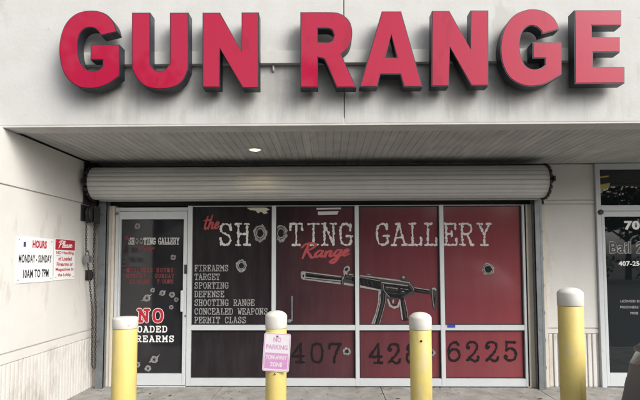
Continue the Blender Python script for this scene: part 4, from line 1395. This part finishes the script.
# ------------------------------------------------------------------ parked car, nose to the kerb at the right
CXM = 2.83
NOSE = -2.22
car = empty('parked_car', (CXM, NOSE - 2.1, -.13), 'dark grey car parked nose in beside the right bollard', 'car')
HW = .90
def car_section(s):
    """half width at belt, lower edge, belt height, top height, top half width for a station s metres behind the nose"""
    def lerp(tab):
        for (a, va), (b, vb) in zip(tab[:-1], tab[1:]):
            if s <= b: return va + (vb - va) * (s - a) / (b - a)
        return tab[-1][1]
    hw = HW * lerp([(0, .60), (.04, .70), (.12, .82), (.25, .91), (.45, .965), (.8, .99), (1.4, 1.0), (3.2, 1.0), (3.9, .97), (4.15, .90), (4.25, .78)])
    lo = lerp([(0, .34), (.1, .24), (.5, .20), (3.7, .20), (4.1, .26), (4.25, .36)])
    belt = lerp([(0, .84), (.06, .94), (.2, 1.01), (.6, 1.06), (1.2, 1.10), (3.6, 1.12), (4.1, 1.08), (4.25, .92)])
    top = lerp([(0, .88), (.06, .99), (.2, 1.06), (.6, 1.11), (1.15, 1.16), (1.9, 1.60), (2.3, 1.66), (3.0, 1.65), (3.6, 1.56), (4.05, 1.20), (4.25, .96)])
    thw = hw * lerp([(0, .80), (1.1, .86), (1.9, .70), (3.2, .70), (4.05, .82), (4.25, .85)])
    return hw, lo, belt, top, thw
st = [0, .03, .07, .12, .18, .25, .35, .5, .7, .9, 1.15, 1.5, 1.9, 2.3, 2.7, 3.0, 3.3, 3.6, 3.85, 4.05, 4.15, 4.25]
mb = MB()
rings = []
G0 = -.13
for s in st:
    hw, lo, belt, top, thw = car_section(s)
    q_ = max(0.0, 1 - s / .7) * .15
    half = [(hw * .80, lo), (hw * .95, lo + .03), (hw * 1.0, lo + .16), (hw * 1.01, (lo + belt) / 2), (hw * (.985 - q_ * .7), belt - .10), (hw * (.95 - q_), belt - .01), (thw + (hw * .95 - thw) * .45, belt + (top - belt) * .35), (thw, top - (top - belt) * .12), (thw * .80, top - .004), (0, top + .012)]
    ring = [(CXM - a, NOSE - s, G0 + b) for a, b in half] + [(CXM + a, NOSE - s, G0 + b) for a, b in half[-2::-1]]
    rings.append([mb.bm.verts.new(p) for p in ring])
for A, B in zip(rings[:-1], rings[1:]):
    for i in range(len(A) - 1):
        f = mb.bm.faces.new((A[i], A[i + 1], B[i + 1], B[i])); f.smooth = True
    f = mb.bm.faces.new((A[-1], A[0], B[0], B[-1]))
mb.bm.faces.new(rings[0]); mb.bm.faces.new(rings[-1][::-1])
fix_normals(mb)
for f in mb.bm.faces:                                  # glass house
    c_ = f.calc_center_median()
    s = NOSE - c_.y
    hw, lo, belt, top, thw = car_section(s)
    z = c_.z - G0
    if 1.2 < s < 3.95 and z > belt + .02 and (z < top - .05 or s < 1.75 or s > 3.35) : f.material_index = 1
mb.build('body', [M['carpaint'], M['carglass']], car)
for sx in (-1, 1):
    for s in (.86, 3.42):
        mb = MB()
        cxw = CXM + sx * (HW - .105)
        mb.lathe([(.20, -.11), (.30, -.11), (.325, -.09), (.33, 0), (.325, .09), (.30, .11), (.20, .112)], (cxw, NOSE - s, G0 + .33), 36, 'X')
        wh = mb.build('wheel', M['tyre'], car)
        mb = MB()
        mb.lathe([(.20, -.085), (.198, .085)], (cxw, NOSE - s, G0 + .33), 30, 'X')
        mb.lathe([(.21, .1125), (.05, .128), (.02, .128)] if sx > 0 else [(.02, -.128), (.05, -.128), (.21, -.1125)], (cxw, NOSE - s, G0 + .33), 30, 'X')
        mb.build('rim', M['rail'], wh)
def side_point(s, z, sx, out=.004):
    hw, lo, belt, top, thw = car_section(s)
    q = max(0.0, 1 - s / .7) * .15
    tab = [(lo + .16, 1.0), ((lo + belt) / 2, 1.01), (belt - .10, .985 - q * .7), (belt - .01, .95 - q), (9, .95 - q)]
    fz = tab[0][1]
    for (a, va), (b, vb) in zip(tab[:-1], tab[1:]):
        if a <= z <= b: fz = va + (vb - va) * (z - a) / (b - a)
    return Vector((CXM + sx * (hw * fz + out), NOSE - s, G0 + z))
for sx in (-1, 1):
    mb = MB()                                          # headlamp wraps round the corner
    hs_ = [.07, .12, .18, .26, .36, .48]
    for a, b in zip(hs_[:-1], hs_[1:]):
        za, zb = car_section(a)[2], car_section(b)[2]
        for u0, u1 in ((-.095, -.055), (-.055, -.015)):
            mb.bm.faces.new([mb.bm.verts.new(q) for q in (side_point(a, za + u0, sx, .006), side_point(a, za + u1, sx, .006), side_point(b, zb + u1, sx, .006), side_point(b, zb + u0, sx, .006))])
    mb.build('headlight', M['lens'], car)
    mb = MB()
    ss = [.10, .15, .21]
    for a, b in zip(ss[:-1], ss[1:]):
        mb.bm.faces.new([mb.bm.verts.new(q) for q in (side_point(a, .75, sx, .004), side_point(a, .81, sx, .004), side_point(b, .81, sx, .004), side_point(b, .75, sx, .004))])
    mb.build('side_marker', M['amber'], car)
    mb = MB()
    q = side_point(1.45, 1.02, sx)
    mb.lathe([(.03, -.05), (.09, -.03), (.10, .02), (.07, .06)], (q.x + sx * .10, q.y, q.z + .03), 16, 'Y')
    mb.box(min(q.x - sx * .06, q.x + sx * .06), max(q.x - sx * .06, q.x + sx * .06), q.y - .02, q.y + .02, q.z - .01, q.z + .03, .006)
    mb.build('mirror', M['carpaint'], car)
    mb = MB()
    mb.box(CXM + sx * .66 - .12, CXM + sx * .66 + .12, NOSE - 4.27, NOSE - 4.20, G0 + .68, G0 + .80, .01)
    mb.build('tail_light', M['redlens'], car)
mb = MB()
mb.box(CXM - .42, CXM + .42, NOSE - .02, NOSE + .008, G0 + .42, G0 + .60, .006)
mb.build('grille', M['gasket'], car)

# ------------------------------------------------------------------ leaves and crumbs on the sidewalk
mb = MB()
def leaflet(x, y, s):
    a = random.random() * 6.28
    pts = []
    for u, v in ((-1, 0), (-.3, .42), (.5, .34), (1, 0), (.4, -.4), (-.4, -.36)):
        pts.append((x + s * (u * math.cos(a) - v * math.sin(a)), y + s * (u * math.sin(a) + v * math.cos(a)), .003 + random.random() * .004 + .003 * abs(u)))
    mb.face(pts)
for i in range(420):
    y = -random.random() ** 2.2 * 1.1 - .07
    x = random.uniform(-2.78, 4.2)
    leaflet(x, y, random.choice((.004, .005, .006, .008, .010, .014)) )
for px, py, s in ((140, 386.5, .03), (150, 394, .025), (170, 396, .035), (215, 386.6, .022), (197, 386.4, .020), (383, 389, .02), (398, 399, .03), (440, 388, .025), (540, 399, .03)):
    d = CROT @ Vector(((px - CX) / FPX, -(py - CY) / FPX, -1.0)); p = CAM + d * (-CAM.z / d.z)
    leaflet(p.x, p.y, s)
tag(mb.build('leaf_litter', M['litter']), 'dry leaf crumbs strewn on the concrete sidewalk', 'litter', kind='stuff')

# ------------------------------------------------------------------ trees across the car park (seen only in reflections)
mb = MB()
def tree(x, y, h, w):
    mb.mi = 1
    mb.tube([(x, y, -.2), (x + .1, y, h * .25), (x - .1, y + .1, h * .55), (x, y, h * .8)], [.28, .22, .14, .05], 8)
    for i in range(5):
        a = random.random() * 6.28
        z = h * random.uniform(.3, .6)
        mb.tube([(x, y, z), (x + math.cos(a) * w * .25, y + math.sin(a) * w * .25, z + h * .12), (x + math.cos(a) * w * .42, y + math.sin(a) * w * .42, z + h * .2)], [.11, .07, .03], 6)
    mb.mi = 0
    cl = []
    for i in range(26):
        a, q = random.random() * 6.28, math.sqrt(random.random())
        cl.append((x + math.cos(a) * q * w * .45, y + math.sin(a) * q * w * .45, h * (.42 + .5 * random.random() * (1 - q * .35)), w * random.uniform(.10, .19)))
    for cx, cy, cz, cr in cl:
        for j in range(120):
            v = Vector((random.gauss(0, 1), random.gauss(0, 1), random.gauss(0, .8))).normalized() * cr * random.random() ** .4
            n = Vector((random.gauss(0, 1), random.gauss(0, 1), random.gauss(0, 1))).normalized()
            u = n.orthogonal().normalized(); t = n.cross(u)
            s = random.uniform(.14, .34)
            c_ = Vector((cx, cy, cz)) + v
            mb.face([c_ + u * s, c_ + t * s * .6, c_ - u * s, c_ - t * s * .6])
for i in range(90):                                    # unseen hedge added to close the bright gap under the reflected trees
    cx, cz = random.uniform(-34, 40), random.uniform(.3, 3.4)
    for j in range(70):
        v = Vector((random.gauss(0, .8), random.gauss(0, .35), random.gauss(0, .45)))
        n = Vector((random.gauss(0, 1), random.gauss(0, 1), random.gauss(0, 1))).normalized()
        u = n.orthogonal().normalized(); t = n.cross(u)
        s = random.uniform(.14, .30)
        c_ = Vector((cx, -41, cz)) + v
        mb.face([c_ + u * s, c_ + t * s * .6, c_ - u * s, c_ - t * s * .6])
for x, y, h, w in ((-13, -30, 9.5, 8), (-6, -36, 10.5, 8), (0.5, -38, 8.5, 7.5), (6.5, -38, 7.5, 8), (13, -36, 7.0, 7), (20, -38, 8, 8), (-21, -32, 9, 9), (27, -38, 9, 8), (-12, -24, 15, 11)):
    tree(x, y, h, w)
mb.mi = 1
mb.tube([(-1, -24, -.2), (-.9, -24, 6), (-.6, -24, 12)], [.2, .16, .13], 8)
mb.mi = 0
for i in range(22):                                    # a palm among them
    a = random.random() * 6.28
    el = random.uniform(-.2, 1.1)
    prev = None
    for j in range(9):
        t = j / 8
        c_ = Vector((-.6 + math.cos(a) * 2.6 * t * math.cos(el * .6), -24 + math.sin(a) * 2.6 * t * math.cos(el * .6), 12 + 2.4 * t * math.sin(el) - 2.0 * t * t))
        for sg in (-1, 1):
            sd_ = Vector((-math.sin(a), math.cos(a), -.4 * 1)) * sg * .55 * (1 - t * .6)
            mb.face([c_, c_ + Vector((math.cos(a), math.sin(a), 0)) * .16, c_ + sd_ + Vector((math.cos(a), math.sin(a), 0)) * .2])
tag(mb.build('treeline', [M['leaf'], M['bark']]), 'leafy trees along the far side of the car park', 'trees', kind='stuff')
